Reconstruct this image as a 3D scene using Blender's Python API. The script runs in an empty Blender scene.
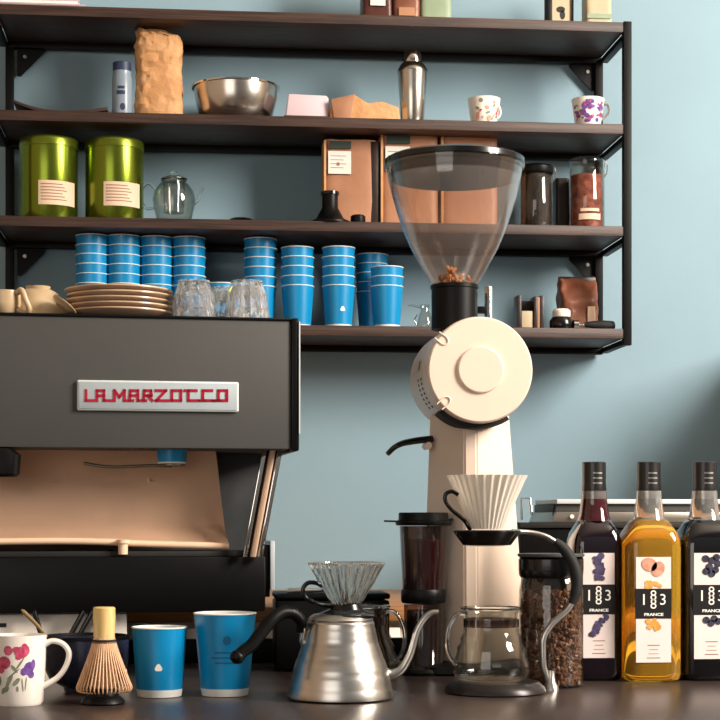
import bpy, bmesh, math, random
from mathutils import Vector, noise
random.seed(7)
C = bpy.context.scene.collection
S = bpy.context.scene
PI = math.pi
F = 1700.0; HZ = 520.0; YAW = math.atan(0.1)
cs, sn = math.cos(YAW), math.sin(YAW)
CH = 0.95                 # counter top height
H = CH + 0.257            # camera height

# ---------------------------------------------------------------- helpers
def ray(px, py):
    xc = (px - 360) / F
    return Vector((xc * cs + sn, -xc * sn + cs, (HZ - py) / F))
def at(px, py, Y):
    d = ray(px, py); t = Y / d.y
    return Vector((d.x * t, Y, H + d.z * t))
def mpp(x, y): return (x * sn + y * cs) / F
def ctr(px, py, r=0.0):
    """point of the counter whose near contact is seen at px, py, moved back by r"""
    d = ray(px, py); t = (CH - H) / d.z
    x, y = d.x * t, d.y * t
    k = 1 + r / math.hypot(x, y)
    return x * k, y * k

class Fr:
    """local frame of a thing: base at (x, y, z), turned by rz"""
    def __init__(s, x, y, z, rz=0.0):
        s.o = Vector((x, y, z)); s.rz = rz; s.c = math.cos(rz); s.s = math.sin(rz)
        s.m = mpp(x, y)
    def p(s, px, py, yl=0.0):
        d = ray(px, py); cam = Vector((0, 0, H)) - s.o
        dx, dy = d.x * s.c + d.y * s.s, -d.x * s.s + d.y * s.c
        cx, cy = cam.x * s.c + cam.y * s.s, -cam.x * s.s + cam.y * s.c
        t = (yl - cy) / dy
        return Vector((cx + dx * t, yl, cam.z + d.z * t))
    def z(s, py): return H + (HZ - py) * s.m - s.o.z
    def prof(s, pts): return [(r * s.m, s.z(y)) for r, y in pts]
def frc(px, py, rpx=0, rz=0):
    x, y = ctr(px, py)
    x, y = ctr(px, py, rpx * mpp(x, y))
    return Fr(x, y, CH, rz)
def frs(px, Y, z, rz=0):
    v = at(px, 300, Y); return Fr(v.x, Y, z, rz)

def srgb(h):
    h = h.lstrip('#'); o = []
    for i in (0, 2, 4):
        c = int(h[i:i+2], 16) / 255
        o.append(c / 12.92 if c <= .04045 else ((c + .055) / 1.055) ** 2.4)
    return (*o, 1)
def N(nt, t, **k):
    n = nt.nodes.new(t)
    for a, b in k.items():
        if a in n.inputs: n.inputs[a].default_value = b
        else: setattr(n, a, b)
    return n
def mat(name, col, rough=.5, metal=0., trans=0., ior=1.45, coat=0., spec=.5, var=0., vscale=20., vstretch=(1, 1, 1), bump=0., bscale=60., alt=None, sss=0., sheen=0., brush=None):
    m = bpy.data.materials.new(name); m.use_nodes = True; nt = m.node_tree
    b = nt.nodes['Principled BSDF']
    b.inputs['Base Color'].default_value = srgb(col)
    b.inputs['Roughness'].default_value = rough; b.inputs['Metallic'].default_value = metal
    b.inputs['Transmission Weight'].default_value = trans; b.inputs['IOR'].default_value = ior
    b.inputs['Coat Weight'].default_value = coat; b.inputs['Specular IOR Level'].default_value = spec
    tc = N(nt, 'ShaderNodeTexCoord'); mp = N(nt, 'ShaderNodeMapping'); mp.inputs['Scale'].default_value = vstretch
    nt.links.new(tc.outputs['Object'], mp.inputs['Vector'])
    if var > 0 or alt:
        nz = N(nt, 'ShaderNodeTexNoise', Scale=vscale, Detail=5.)
        nt.links.new(mp.outputs[0], nz.inputs['Vector'])
        rp = N(nt, 'ShaderNodeValToRGB')
        rp.color_ramp.elements[0].position = .35; rp.color_ramp.elements[1].position = .68
        a = srgb(col); z = srgb(alt) if alt else tuple(c * (1 + var) for c in a[:3]) + (1,)
        w = a if alt else tuple(c * (1 - var) for c in a[:3]) + (1,)
        rp.color_ramp.elements[0].color = w; rp.color_ramp.elements[1].color = z
        nt.links.new(nz.outputs['Fac'], rp.inputs[0]); nt.links.new(rp.outputs[0], b.inputs['Base Color'])
    if bump > 0:
        nb = N(nt, 'ShaderNodeTexNoise', Scale=bscale, Detail=4.)
        nt.links.new(mp.outputs[0], nb.inputs['Vector'])
        bp = N(nt, 'ShaderNodeBump', Strength=bump, Distance=.004)
        nt.links.new(nb.outputs['Fac'], bp.inputs['Height']); nt.links.new(bp.outputs[0], b.inputs['Normal'])
    return m
def thin_glass(name, tint='#ffffff', refl=1.0, rough=.02, haze=0.0, hazecol='#c8c8c8'):
    """clear thin-walled glass: see-through with mirror sheen growing to its edges"""
    m = bpy.data.materials.new(name); m.use_nodes = True; nt = m.node_tree
    nt.nodes.remove(nt.nodes['Principled BSDF']); out = nt.nodes['Material Output']
    t = N(nt, 'ShaderNodeBsdfTransparent'); t.inputs[0].default_value = srgb(tint)
    g = N(nt, 'ShaderNodeBsdfGlossy', Roughness=rough)
    f = N(nt, 'ShaderNodeLayerWeight'); mx = N(nt, 'ShaderNodeMixShader')
    pw = N(nt, 'ShaderNodeMath', operation='POWER'); pw.inputs[1].default_value = 4.
    mu = N(nt, 'ShaderNodeMath', operation='MULTIPLY_ADD'); mu.inputs[1].default_value = .8 * refl; mu.inputs[2].default_value = .04 * refl
    mu.use_clamp = True
    nt.links.new(f.outputs['Facing'], pw.inputs[0]); nt.links.new(pw.outputs[0], mu.inputs[0]); nt.links.new(mu.outputs[0], mx.inputs[0])
    nt.links.new(t.outputs[0], mx.inputs[1]); nt.links.new(g.outputs[0], mx.inputs[2])
    last = mx
    if haze > 0:
        d = N(nt, 'ShaderNodeBsdfDiffuse'); d.inputs[0].default_value = srgb(hazecol)
        m2 = N(nt, 'ShaderNodeMixShader'); m2.inputs[0].default_value = haze
        nt.links.new(mx.outputs[0], m2.inputs[1]); nt.links.new(d.outputs[0], m2.inputs[2]); last = m2
    nt.links.new(last.outputs[0], out.inputs['Surface'])
    return m

# mesh builders ------------------------------------------------------------
def BM(): return bmesh.new()
def box(bm, x0, x1, y0, y1, z0, z1, bev=0., seg=2):
    if x0 > x1: x0, x1 = x1, x0
    if z0 > z1: z0, z1 = z1, z0
    if y0 > y1: y0, y1 = y1, y0
    v = [bm.verts.new((x, y, z)) for x in (x0, x1) for y in (y0, y1) for z in (z0, z1)]
    fs = [(0,1,3,2),(4,6,7,5),(0,4,5,1),(2,3,7,6),(0,2,6,4),(1,5,7,3)]
    faces = [bm.faces.new([v[i] for i in f]) for f in fs]
    if bev > 0:
        es = list({e for f in faces for e in f.edges})
        bmesh.ops.bevel(bm, geom=es, offset=bev, segments=seg, profile=.5, affect='EDGES')
    return bm
def prism(bm, pts, y0, y1, bev=0.):
    """pts: (x, z) outline, given depth along y"""
    a = [bm.verts.new((x, y0, z)) for x, z in pts]; b = [bm.verts.new((x, y1, z)) for x, z in pts]
    n = len(pts); fs = [bm.faces.new(a), bm.faces.new(b[::-1])]
    for i in range(n):
        j = (i + 1) % n; fs.append(bm.faces.new((a[j], a[i], b[i], b[j])))
    bmesh.ops.recalc_face_normals(bm, faces=fs)
    if bev > 0:
        es = list({e for f in fs for e in f.edges})
        bmesh.ops.bevel(bm, geom=es, offset=bev, segments=2, profile=.5, affect='EDGES')
    return bm
def lathe(bm, prof, seg=48, cx=0., cy=0., rib=None, closed=False, axis='z'):
    """revolve (r, z) points; r<=0 makes a pole; rib(a, t) scales the radius"""
    rings = []
    for k, (r, z) in enumerate(prof):
        if r <= 1e-6:
            rings.append([bm.verts.new((cx, cy, z))])
        else:
            rg = []
            for i in range(seg):
                a = 2 * PI * i / seg
                q = r * (rib(a, k / max(1, len(prof) - 1)) if rib else 1)
                rg.append(bm.verts.new((cx + q * math.cos(a), cy + q * math.sin(a), z)))
            rings.append(rg)
    prs = list(zip(rings, rings[1:]))
    if closed: prs.append((rings[-1], rings[0]))
    for A, B in prs:
        for i in range(seg):
            j = (i + 1) % seg
            if len(A) == 1 and len(B) == 1: break
            if len(A) == 1: bm.faces.new((A[0], B[j], B[i]))
            elif len(B) == 1: bm.faces.new((A[i], A[j], B[0]))
            else: bm.faces.new((A[i], A[j], B[j], B[i]))
    bmesh.ops.recalc_face_normals(bm, faces=bm.faces)
    return bm
def shell(outer, th):
    """close an open cup-like profile (bottom pole first) with an inner wall"""
    inner = [(max(0, r - th) if r > 0 else 0, z + (th if r <= 1e-6 or i < 2 else 0)) for i, (r, z) in enumerate(outer)]
    return outer + inner[::-1]
def loft(bm, rings, n=4., seg=40, cap=True, wob=0., wsc=30., seed=0):
    """superellipse rings (z, hx, hy, cx, cy)"""
    R = []
    for k, rg in enumerate(rings):
        z, hx, hy = rg[:3]; cx = rg[3] if len(rg) > 3 else 0; cy = rg[4] if len(rg) > 4 else 0
        L = []
        for i in range(seg):
            a = 2 * PI * i / seg; c, s_ = math.cos(a), math.sin(a)
            x = cx + hx * math.copysign(abs(c) ** (2 / n), c); y = cy + hy * math.copysign(abs(s_) ** (2 / n), s_)
            v = Vector((x, y, z))
            if wob: v += noise.noise_vector(v * wsc + Vector((seed, seed * 2, 0))) * wob
            L.append(bm.verts.new(v))
        R.append(L)
    for A, B in zip(R, R[1:]):
        for i in range(seg):
            j = (i + 1) % seg; bm.faces.new((A[i], A[j], B[j], B[i]))
    if cap:
        bm.faces.new(R[0][::-1]); bm.faces.new(R[-1])
    bmesh.ops.recalc_face_normals(bm, faces=bm.faces)
    return bm
def smooth_path(pts, k=6):
    P = [Vector(p) for p in pts]
    if len(P) < 3: return P
    Q = [P[0] * 2 - P[1]] + P + [P[-1] * 2 - P[-2]]; out = []
    for i in range(1, len(Q) - 2):
        for j in range(k):
            t = j / k; a, b, c, d = Q[i-1], Q[i], Q[i+1], Q[i+2]
            out.append(.5 * ((2*b) + (c - a) * t + (2*a - 5*b + 4*c - d) * t*t + (3*b - a - 3*c + d) * t**3))
    out.append(P[-1]); return out
def tube(bm, pts, r, seg=12, k=6, smooth=True, flat=1.0):
    P = smooth_path(pts, k) if smooth else [Vector(p) for p in pts]
    n = len(P); R = []
    up = None
    for i, p in enumerate(P):
        t = (P[min(i+1, n-1)] - P[max(i-1, 0)]).normalized()
        if up is None:
            up = Vector((0, 1, 0)) if abs(t.y) < .9 else Vector((1, 0, 0))
        u = (up - t * up.dot(t)).normalized(); w = t.cross(u); up = u
        f = i / max(1, n - 1)
        if isinstance(r, (list, tuple)):
            q = f * (len(r) - 1); a = int(min(q, len(r) - 2)); rr = r[a] + (r[a+1] - r[a]) * (q - a)
        else: rr = r
        R.append([bm.verts.new(p + u * math.cos(2*PI*j/seg) * rr * flat + w * math.sin(2*PI*j/seg) * rr) for j in range(seg)])
    fs = []
    for A, B in zip(R, R[1:]):
        for i in range(seg):
            j = (i + 1) % seg; fs.append(bm.faces.new((A[i], A[j], B[j], B[i])))
    fs.append(bm.faces.new(R[0][::-1])); fs.append(bm.faces.new(R[-1]))
    bmesh.ops.recalc_face_normals(bm, faces=fs)
    return bm
def ycyl(bm, cx, cz, prof, seg=48):
    """revolve (r, y) points about an axis along y through cx, cz"""
    b = BM(); lathe(b, prof, seg)
    for v in b.verts: v.co = Vector((cx + v.co.x, v.co.z, cz + v.co.y))
    bmesh.ops.recalc_face_normals(b, faces=b.faces)
    me = bpy.data.meshes.new('t'); b.to_mesh(me); b.free(); bm.from_mesh(me); bpy.data.meshes.remove(me)
    return bm
def wrap_disc(bm, rf, th, z, rx, rz_, off=.0004, n=10, rot=0.):
    """small round patch lying on a surface of revolution rf(z); th measured from the side facing the room"""
    def P(u, w):
        zz = z + w; r = rf(zz) + off; a = -PI/2 + th + u / r
        return (r * math.cos(a), r * math.sin(a), zz)
    c = bm.verts.new(P(0, 0)); L = []
    for i in range(n):
        a = 2*PI*i/n; u, w = rx*math.cos(a), rz_*math.sin(a)
        L.append(bm.verts.new(P(u*math.cos(rot) - w*math.sin(rot), u*math.sin(rot) + w*math.cos(rot))))
    for i in range(n): bm.faces.new((c, L[i], L[(i+1) % n]))
def wrap_rect(bm, rf, th0, th1, z0, z1, off=.0004, n=8):
    R = []
    for z in (z0, z1):
        r = rf(z) + off
        R.append([bm.verts.new((r*math.cos(-PI/2+th0+(th1-th0)*i/n), r*math.sin(-PI/2+th0+(th1-th0)*i/n), z)) for i in range(n+1)])
    for i in range(n): bm.faces.new((R[0][i], R[0][i+1], R[1][i+1], R[1][i]))
def wrap_poly(bm, rf, th, z, pts, off=.0005):
    L = []
    for u, w in pts:
        r = rf(z + w) + off; a = -PI/2 + th + u / r
        L.append(bm.verts.new((r*math.cos(a), r*math.sin(a), z + w)))
    bm.faces.new(L)
def flat_disc(bm, x, y, z, rx, rz_, th=.0004, n=12, rot=0.):
    pts = []
    for i in range(n):
        a = 2*PI*i/n; u, w = rx*math.cos(a), rz_*math.sin(a)
        pts.append((x + u*math.cos(rot) - w*math.sin(rot), z + u*math.sin(rot) + w*math.cos(rot)))
    prism(bm, pts, y - th, y)
def text(bm, s, x, y, z, size, th=.0003, sx=1., bold=0., align='CENTER'):
    cu = bpy.data.curves.new('t', 'FONT'); cu.body = s; cu.size = size; cu.extrude = th; cu.offset = bold
    cu.align_x = align; cu.align_y = 'CENTER'; cu.resolution_u = 3
    o = bpy.data.objects.new('t', cu); C.objects.link(o)
    dg = bpy.context.evaluated_depsgraph_get(); me = bpy.data.meshes.new_from_object(o.evaluated_get(dg))
    n0 = len(bm.verts); bm.from_mesh(me); bm.verts.ensure_lookup_table()
    for v in bm.verts[n0:]:
        a, b, c = v.co; v.co = Vector((x + a * sx, y - c, z + b))
    bpy.data.objects.remove(o); bpy.data.curves.remove(cu); bpy.data.meshes.remove(me)

def obj(name, bm, m, parent=None, smooth=True, ang=38, label=None):
    me = bpy.data.meshes.new(name); bm.to_mesh(me); bm.free()
    me.materials.append(m)
    if smooth:
        me.polygons.foreach_set('use_smooth', [True] * len(me.polygons)); me.set_sharp_from_angle(angle=math.radians(ang))
    o = bpy.data.objects.new(name, me); C.objects.link(o)
    if parent: o.parent = parent
    if label: o['label'] = label
    return o
def thing(name, label, cat, fr, group=None):
    o = bpy.data.objects.new(name, None); C.objects.link(o); o.empty_display_size = .05
    o.location = fr.o; o.rotation_euler = (0, 0, fr.rz)
    o['label'] = label; o['category'] = cat
    if group: o['group'] = group
    return o
def tag(o, label, cat, fr=None, group=None, kind=None):
    if fr: o.location = fr.o; o.rotation_euler = (0, 0, fr.rz)
    o['label'] = label; o['category'] = cat
    if group: o['group'] = group
    if kind: o['kind'] = kind
    return o
def struct(name, bm, m):
    o = obj(name, bm, m, None, ang=30); o['kind'] = 'structure'; o['label'] = STR[name]; o['category'] = 'room'; return o
def dup(root, loc, rz, label, group=None):
    r = root.copy(); C.objects.link(r); r.location = loc; r.rotation_euler = (0, 0, rz); r['label'] = label
    if group: r['group'] = group
    for ch in list(root.children):
        c = ch.copy(); C.objects.link(c); c.parent = r
        for g in ch.children:
            d = g.copy(); C.objects.link(d); d.parent = c
    return r

# ---------------------------------------------------------------- materials
M = {}
M['wall'] = mat('blue_wall_paint', '#87a3b0', .75, var=.03, vscale=3, bump=.08, bscale=250)
M['plaster'] = mat('cream_plaster', '#b9a48e', .85, var=.05, vscale=4, bump=.1, bscale=80)
M['ceil'] = mat('white_ceiling_paint', '#cfc6b8', .9, var=.03, vscale=5)
M['floor'] = mat('brown_floor', '#6b5140', .5, var=.2, vscale=6, vstretch=(1, 8, 1), bump=.1)
M['shelf'] = mat('walnut_laminate', '#2c1e19', .5, alt='#4c352b', vscale=9, vstretch=(.8, 14, 26), bump=.12, bscale=30)
M['black_metal'] = mat('black_powder_coat', '#0b0b0b', .5, spec=.2, bump=.05, bscale=300)
M['screw'] = mat('zinc_screw', '#a8a8a0', .35, metal=1)
M['counter'] = mat('dark_stone_counter', '#382e2b', .3, var=.25, vscale=160, spec=.5, bump=.03, bscale=90)
M['oak'] = mat('oak_worktop', '#8a5f38', .45, alt='#b98553', vscale=7, vstretch=(1, 12, 30), bump=.1)
M['whitecab'] = mat('white_cabinet', '#efe6da', .5, var=.02)
M['blackplastic'] = mat('black_plastic', '#060606', .42, var=.1, vscale=30, spec=.2)
M['glossblack'] = mat('glossy_black_plastic', '#080808', .22, coat=.15, var=.05)
M['rubber'] = mat('black_rubber', '#161616', .7, var=.1, bump=.1)
M['panelgrey'] = mat('dark_grey_panel', '#474745', .55, spec=.3, var=.04, vscale=4, bump=.03, bscale=400)
M['badge'] = mat('pale_badge', '#a8b4b8', .4, var=.03)
M['badge_rim'] = mat('white_badge_rim', '#cfd6d8', .35, var=.02)
M['red'] = mat('red_enamel', '#a30a2a', .4, var=.04)
M['steel'] = mat('brushed_steel', '#bdbab4', .3, metal=1, var=.05, vscale=4, vstretch=(1, 1, 40), bump=.02, bscale=40)
M['chrome'] = mat('chrome', '#d8d6d2', .08, metal=1, var=.02)
M['warmsteel'] = mat('steel_warm_reflection', '#f6d0b0', .4, metal=.1, var=.07, vscale=9, bump=.02)  # polished steel with the warm room reflection painted into its base colour
M['reflected_blotch'] = mat('faint_brown_reflection', '#b98d70', .5, var=.1, metal=.2)  # unassigned brown tone for painted reflections on the splash panel
M['cupblue'] = mat('blue_paper', '#0684bb', .32, var=.02, spec=.5, vscale=8)
M['cupwhite'] = mat('white_paper', '#dfe0dc', .6, var=.02)
M['cupprint'] = mat('dark_blue_print', '#075a86', .5, var=.02)
M['white'] = mat('white_print', '#f5f2ea', .5, var=.01)
M['cream_metal'] = mat('cream_enamel', '#e8d3c0', .38, coat=.15, var=.01, vscale=3)
M['cream_seam'] = mat('shaded_seam_gasket', '#7d7264', .6, var=.05)
M['tin'] = mat('green_metallic_tin', '#74842a', .24, metal=.9, var=.04, vscale=3)
M['tinlid'] = mat('green_metallic_lid', '#74822a', .3, metal=.85, var=.04)
M['tinlabel'] = mat('pink_cream_label', '#dcbfa4', .6, var=.03)
M['ink'] = mat('brown_ink', '#8d6a58', .7, var=.05)
M['blackink'] = mat('black_ink', '#0b090a', .5, var=.05)
M['kraft'] = mat('kraft_paper', '#b98655', .75, alt='#d3a272', vscale=22, bump=.8, bscale=45)
M['kraftdark'] = mat('brown_kraft_pouch', '#9c6c4e', .5, alt='#b48262', vscale=10, bump=.2, bscale=30)
M['bagblack'] = mat('dark_foil_side', '#2a1d18', .4, var=.1, bump=.2)
M['paperlabel'] = mat('white_bag_label', '#ddd9d0', .6, var=.03)
M['labelgreen'] = mat('dark_green_strip', '#2c3a34', .5, var=.05)
M['porcelain'] = mat('white_porcelain', '#eee6dc', .2, coat=.4, var=.01)
M['stoneware'] = mat('beige_stoneware', '#b09470', .35, alt='#c4ac88', vscale=12, coat=.2)
M['plate'] = mat('sand_glazed_plate', '#b0917e', .3, var=.05, vscale=12, coat=.2)
M['flowerred'] = mat('crimson_print', '#b02a50', .4, alt='#d0607c', vscale=120)
M['flowerpurple'] = mat('violet_print', '#5a3480', .4, alt='#7b56a0', vscale=120)
M['leaf'] = mat('grey_green_print', '#6c7860', .4, alt='#8b8f74', vscale=100)
M['bamboo'] = mat('pale_bamboo', '#d7b36e', .42, alt='#e6c98a', vscale=20, vstretch=(8, 8, 1))
M['tines'] = mat('split_bamboo', '#c3946a', .5, alt='#d9ae84', vscale=40, vstretch=(8, 8, 1))
M['thread'] = mat('black_thread', '#19161a', .8, var=.1)
M['bowl'] = mat('midnight_blue_glaze', '#1c2130', .25, alt='#2b3350', vscale=14, coat=.4)
M['glass'] = mat('clear_glass', '#f7faf8', .01, trans=1, ior=1.45)
M['ribglass'] = mat('ribbed_clear_glass', '#ffffff', .03, trans=.9, ior=1.45)
M['thin'] = thin_glass('thin_clear_glass', '#f6f7f6', 1.3)
M['hopper'] = thin_glass('clear_hopper_plastic', '#fbf7f4', 1.6, .07, haze=.035, hazecol='#e8d8d0')
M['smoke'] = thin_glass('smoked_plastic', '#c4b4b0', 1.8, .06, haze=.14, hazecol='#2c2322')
M['jarglass'] = thin_glass('jar_glass', '#f1f1ee', 1.1)
M['beans'] = mat('roasted_beans', '#55311f', .42, alt='#865a40', vscale=60, coat=.15)
M['beanlight'] = mat('light_roast_beans', '#b0713a', .5, alt='#c88a50', vscale=60)
M['whiteglass'] = mat('milky_ribbed_glass', '#fff8ec', .12, trans=.35, ior=1.45, coat=.4)
M['syrupdark'] = mat('dark_purple_syrup_glass', '#120a12', .08, coat=.8, var=.1)
M['syrupblack'] = mat('black_blue_syrup_glass', '#0b0b0f', .08, coat=.8, var=.1)
M['amber'] = mat('amber_syrup_glass', '#f7bc3c', .04, trans=.8, ior=1.36, coat=.4)
M['neckclear'] = mat('clear_bottle_neck', '#f0f0ec', .06, trans=.88, coat=.5)
M['neckred'] = mat('wine_bottle_neck', '#4a1c22', .06, trans=.3, coat=.7)
M['cap'] = mat('black_screw_cap', '#1a1718', .35, var=.1, coat=.2)
M['label'] = mat('cream_pink_label', '#ecdcd6', .55, var=.02)
M['lavender'] = mat('lavender_print', '#3a3350', .5, alt='#5b5074', vscale=150)
M['berry'] = mat('blackcurrant_print', '#23232e', .5, alt='#45455a', vscale=150)
M['almond'] = mat('hazelnut_print', '#c88a70', .5, alt='#dca890', vscale=120)
M['amberprint'] = mat('orange_splash_print', '#d9923a', .5, alt='#e8b060', vscale=120)
M['shakersteel'] = mat('polished_steel', '#c8c3bb', .22, metal=1, var=.04)
M['pinkpaper'] = mat('pale_pink_paper', '#d8c2c8', .6, var=.03)
M['magazine'] = mat('glossy_magazine_paper', '#c9c2c0', .4, alt='#a08e98', vscale=10)
M['darkred'] = mat('maroon_foil', '#4a241c', .35, var=.2, bump=.2)
M['olive'] = mat('sage_packet', '#8b9c80', .5, var=.08)
M['cardcream'] = mat('cream_card', '#b9a98a', .6, var=.04)
M['bluelabel'] = mat('navy_print', '#27344f', .5, var=.05)
M['paleblue'] = mat('frosted_bottle', '#8f9fae', .3, var=.05, trans=.2)
M['redspice'] = mat('dried_red_petals', '#7a2f28', .6, alt='#c07058', vscale=60, bump=.6, bscale=90)
M['darkfill'] = mat('dark_tea_leaves', '#1c1512', .6, alt='#33261f', vscale=70, bump=.5, bscale=90)
M['brownbag'] = mat('chestnut_foil_bag', '#6b3d2a', .36, alt='#8d5a42', vscale=14, bump=.5, bscale=28)
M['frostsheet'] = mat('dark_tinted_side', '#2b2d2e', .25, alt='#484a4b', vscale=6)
M['ledge'] = mat('bronze_reflected_streak', '#6a6254', .4, metal=.6, var=.1)

# ---------------------------------------------------------------- the room
STR = dict(wall_back='light blue painted wall behind the shelves', wall_left='plain plaster wall on the left', wall_right='plaster wall with a big window on the right',
           floor='brown floor', ceiling='white ceiling', window_1='large daylight window in the right wall')
WY = 3.90
b = BM(); box(b, -2.6, 3.6, WY, WY + .1, 0, 3.9); struct('wall_back', b, M['wall'])
b = BM(); box(b, -2.7, -2.6, -1.5, WY + .1, 0, 3.9); struct('wall_left', b, M['plaster'])
b = BM(); box(b, -2.7, 3.7, -1.5, WY + .1, -.1, 0); struct('floor', b, M['floor'])
b = BM(); box(b, -2.7, 3.7, -1.5, WY + .1, 3.9, 4.0); struct('ceiling', b, M['ceil'])
b = BM(); box(b, 3.6, 3.7, -1.5, WY + .1, 0, .8); box(b, 3.6, 3.7, -1.5, WY + .1, 3.75, 3.9)
box(b, 3.6, 3.7, 1.9, WY + .1, .8, 3.75); box(b, 3.6, 3.7, -1.5, -1.3, .8, 3.75); struct('wall_right', b, M['plaster'])
b = BM()
for z in (.8, 2.2, 3.70): box(b, 3.6, 3.7, -1.3, 1.9, z, z + .05)
for y in (-1.3, .28, 1.85): box(b, 3.6, 3.7, y, y + .05, .8, 3.75)
struct('window_1', b, M['black_metal'])

# counters
f = Fr(.3, 2.5, 0)
t = thing('service_counter', 'long dark stone-topped counter carrying the coffee gear', 'counter', f)
b = BM(); box(b, -1.9, 2.1, -.62, .58, CH - .04, CH, .003); obj('worktop', b, M['counter'], t)
b = BM(); box(b, -1.88, 2.08, -.55, .55, 0, CH - .04, .002); obj('base_panel', b, M['panelgrey'], t)
b = BM(); box(b, -1.9, 2.1, .56, .58, .0005, .043, .002); tag(obj('counter_rail', b, M['blackplastic']), 'low black rail along the rear edge of the counter', 'rail', Fr(.3, 2.5, CH))
BZ = H - .16
f = Fr(.3, 3.52, 0)
t = thing('back_cabinet', 'white base cabinet along the blue wall behind the counter', 'cabinet', f)
b = BM(); box(b, -1.9, 2.1, -.36, .37, 0, BZ - .0285, .002); obj('body', b, M['whitecab'], t)
for i in range(4):
    x = -1.88 + i * 1.0; b = BM(); box(b, x, x + .97, -.378, -.36, .1, BZ - .04, .003); d = obj('door', b, M['whitecab'], t)
    b = BM(); tube(b, [(x + .9, -.395, .8), (x + .9, -.395, .92)], .005, smooth=False); obj('handle', b, M['steel'], d)
b = BM(); box(b, -1.92, 2.12, -.39, .378, BZ - .028, BZ, .003)
tag(obj('wooden_worktop', b, M['oak']), 'oak worktop with a warm orange edge behind the machines', 'worktop', f)

f = Fr(1.62, 3.63, BZ)
t = thing('shadow_blocker', 'unseen dark cabinet added beyond the right end of the shelves to shade the wall', 'cabinet', f)  # unseen blocker, added to cast the soft shadow on the right wall
b = BM(); box(b, -.30, .30, -.24, .24, .0, .58, .004); obj('body', b, M['panelgrey'], t)
for s_ in (-1, 1):
    b = BM(); box(b, s_ * .004, s_ * .295, -.256, -.24, .01, .57, .003); d = obj('door', b, M['blackplastic'], t)
    b = BM(); tube(b, [(s_ * .03, -.27, .22), (s_ * .03, -.27, .36)], .005, smooth=False); obj('handle', b, M['steel'], d)

# ---------------------------------------------------------------- shelf unit
Z1, Z2, Z3, Z4 = H + 1.094, H + .870, H + .6455, H + .4205
SY0, SY1 = 3.66, 3.888
xl, xr = at(-3, 100, SY0).x, at(624, 100, SY0).x
f = Fr((xl + xr) / 2, (SY0 + SY1) / 2, Z4 - .05)
def sx(x): return x - f.o.x
def sy(y): return y - f.o.y
def sz(z): return z - f.o.z
sh = thing('wall_shelf', 'four-tier wall shelf of dark walnut boards on a black steel frame', 'shelf', f)
for z in (Z1, Z2, Z3, Z4):
    b = BM(); box(b, sx(xl), sx(xr), sy(SY0), sy(SY1), sz(z - .022), sz(z), .0015); obj('shelf_board', b, M['shelf'], sh)
for x in (xl - .008, xr + .008):
    b = BM(); box(b, sx(x - .009), sx(x + .009), sy(SY0 - .002), sy(SY0 + .016), sz(Z4 - .036), sz(Z1 + .002), .001); obj('front_post', b, M['black_metal'], sh)
    q = .012 if x < 0 else -.012
    b = BM(); box(b, sx(x + q - .009), sx(x + q + .009), sy(SY1 - .018), sy(SY1), sz(Z4 - .036), sz(Z1 - .022), .001); obj('back_post', b, M['black_metal'], sh)
for z in (Z1, Z2, Z3, Z4):
    b = BM(); box(b, sx(xl), sx(xr), sy(SY1 - .022), sy(SY1), sz(z - .035), sz(z - .0222), .001); obj('back_rail', b, M['black_metal'], sh)
    for x in (xl - .008, xr + .008):
        b = BM(); box(b, sx(x - .008), sx(x + .008), sy(SY0 + .016), sy(SY1 - .018), sz(z - .034), sz(z - .0222), .001); obj('side_rail', b, M['black_metal'], sh)
for z in (Z1, Z3):
    for x, s in ((xl + .02, 1), (xr - .012, -1)):
        zz = sz(z - .035); g = .06
        b = BM(); prism(b, [(sx(x), zz), (sx(x + s * g), zz), (sx(x + s * g), zz - .006), (sx(x + s * .008), zz - g), (sx(x), zz - g)], sy(SY1 - .006), sy(SY1 - .001))
        br = obj('bracket', b, M['black_metal'], sh)
        b = BM(); ycyl(b, sx(x + s * .017), zz - .017, [(0, sy(SY1 - .009)), (.004, sy(SY1 - .009)), (.005, sy(SY1 - .006))], 14); obj('screw', b, M['screw'], br)

# ---------------------------------------------------------------- paper cups
def make_cup(fr, rt, rb, h, label, logo=True, band=.008, group=None):
    t = thing('paper_cup', label, 'cup', fr, group)
    rf = lambda z: rb + (rt - rb) * z / h
    th = .0012
    b = BM(); lathe(b, [(0, .004), (rb - .003, .004), (rb - .001, band), (rf(band), band), (rt, h), (rt - th, h), (rb - th - .001, .006), (0, .006)], 48); obj('body', b, M['cupblue'], t)
    b = BM(); lathe(b, [(rt - .0015, h - .0012), (rt + .0008, h - .0004), (rt + .0010, h + .0006), (rt + .0004, h + .0014), (rt - .0012, h + .0016), (rt - .0022, h - .0005)], 48, closed=True); obj('rim', b, M['cupwhite'], t)
    b = BM(); lathe(b, [(rt - .0013, h + .0004), (rt - .0024, h - .002), (rb - .0005, .012), (0, .0072), (0, .0066), (rb - .001, .011)], 40); obj('lining', b, M['cupwhite'], t)
    b = BM(); lathe(b, [(0, 0), (rb - .0035, 0), (rb - .0005, .0008), (rf(band) + .0004, band), (rf(band) - .002, band + .0003), (rb - .004, .003), (0, .003)], 48); obj('base', b, M['cupwhite'], t)
    if logo:
        b = BM(); s = .0058; z = h * .44
        pts = []
        for i in range(18):
            a = PI / 2 + 2 * PI * i / 18
            r = s * (.90 + .14 * math.cos(3 * (a - PI / 2)))
            pts.append((r * math.cos(a), r * math.sin(a)))
        wrap_poly(b, rf, -.02 if logo is True else logo, z, pts); obj('logo', b, M['white'], t)
    return t

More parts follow.
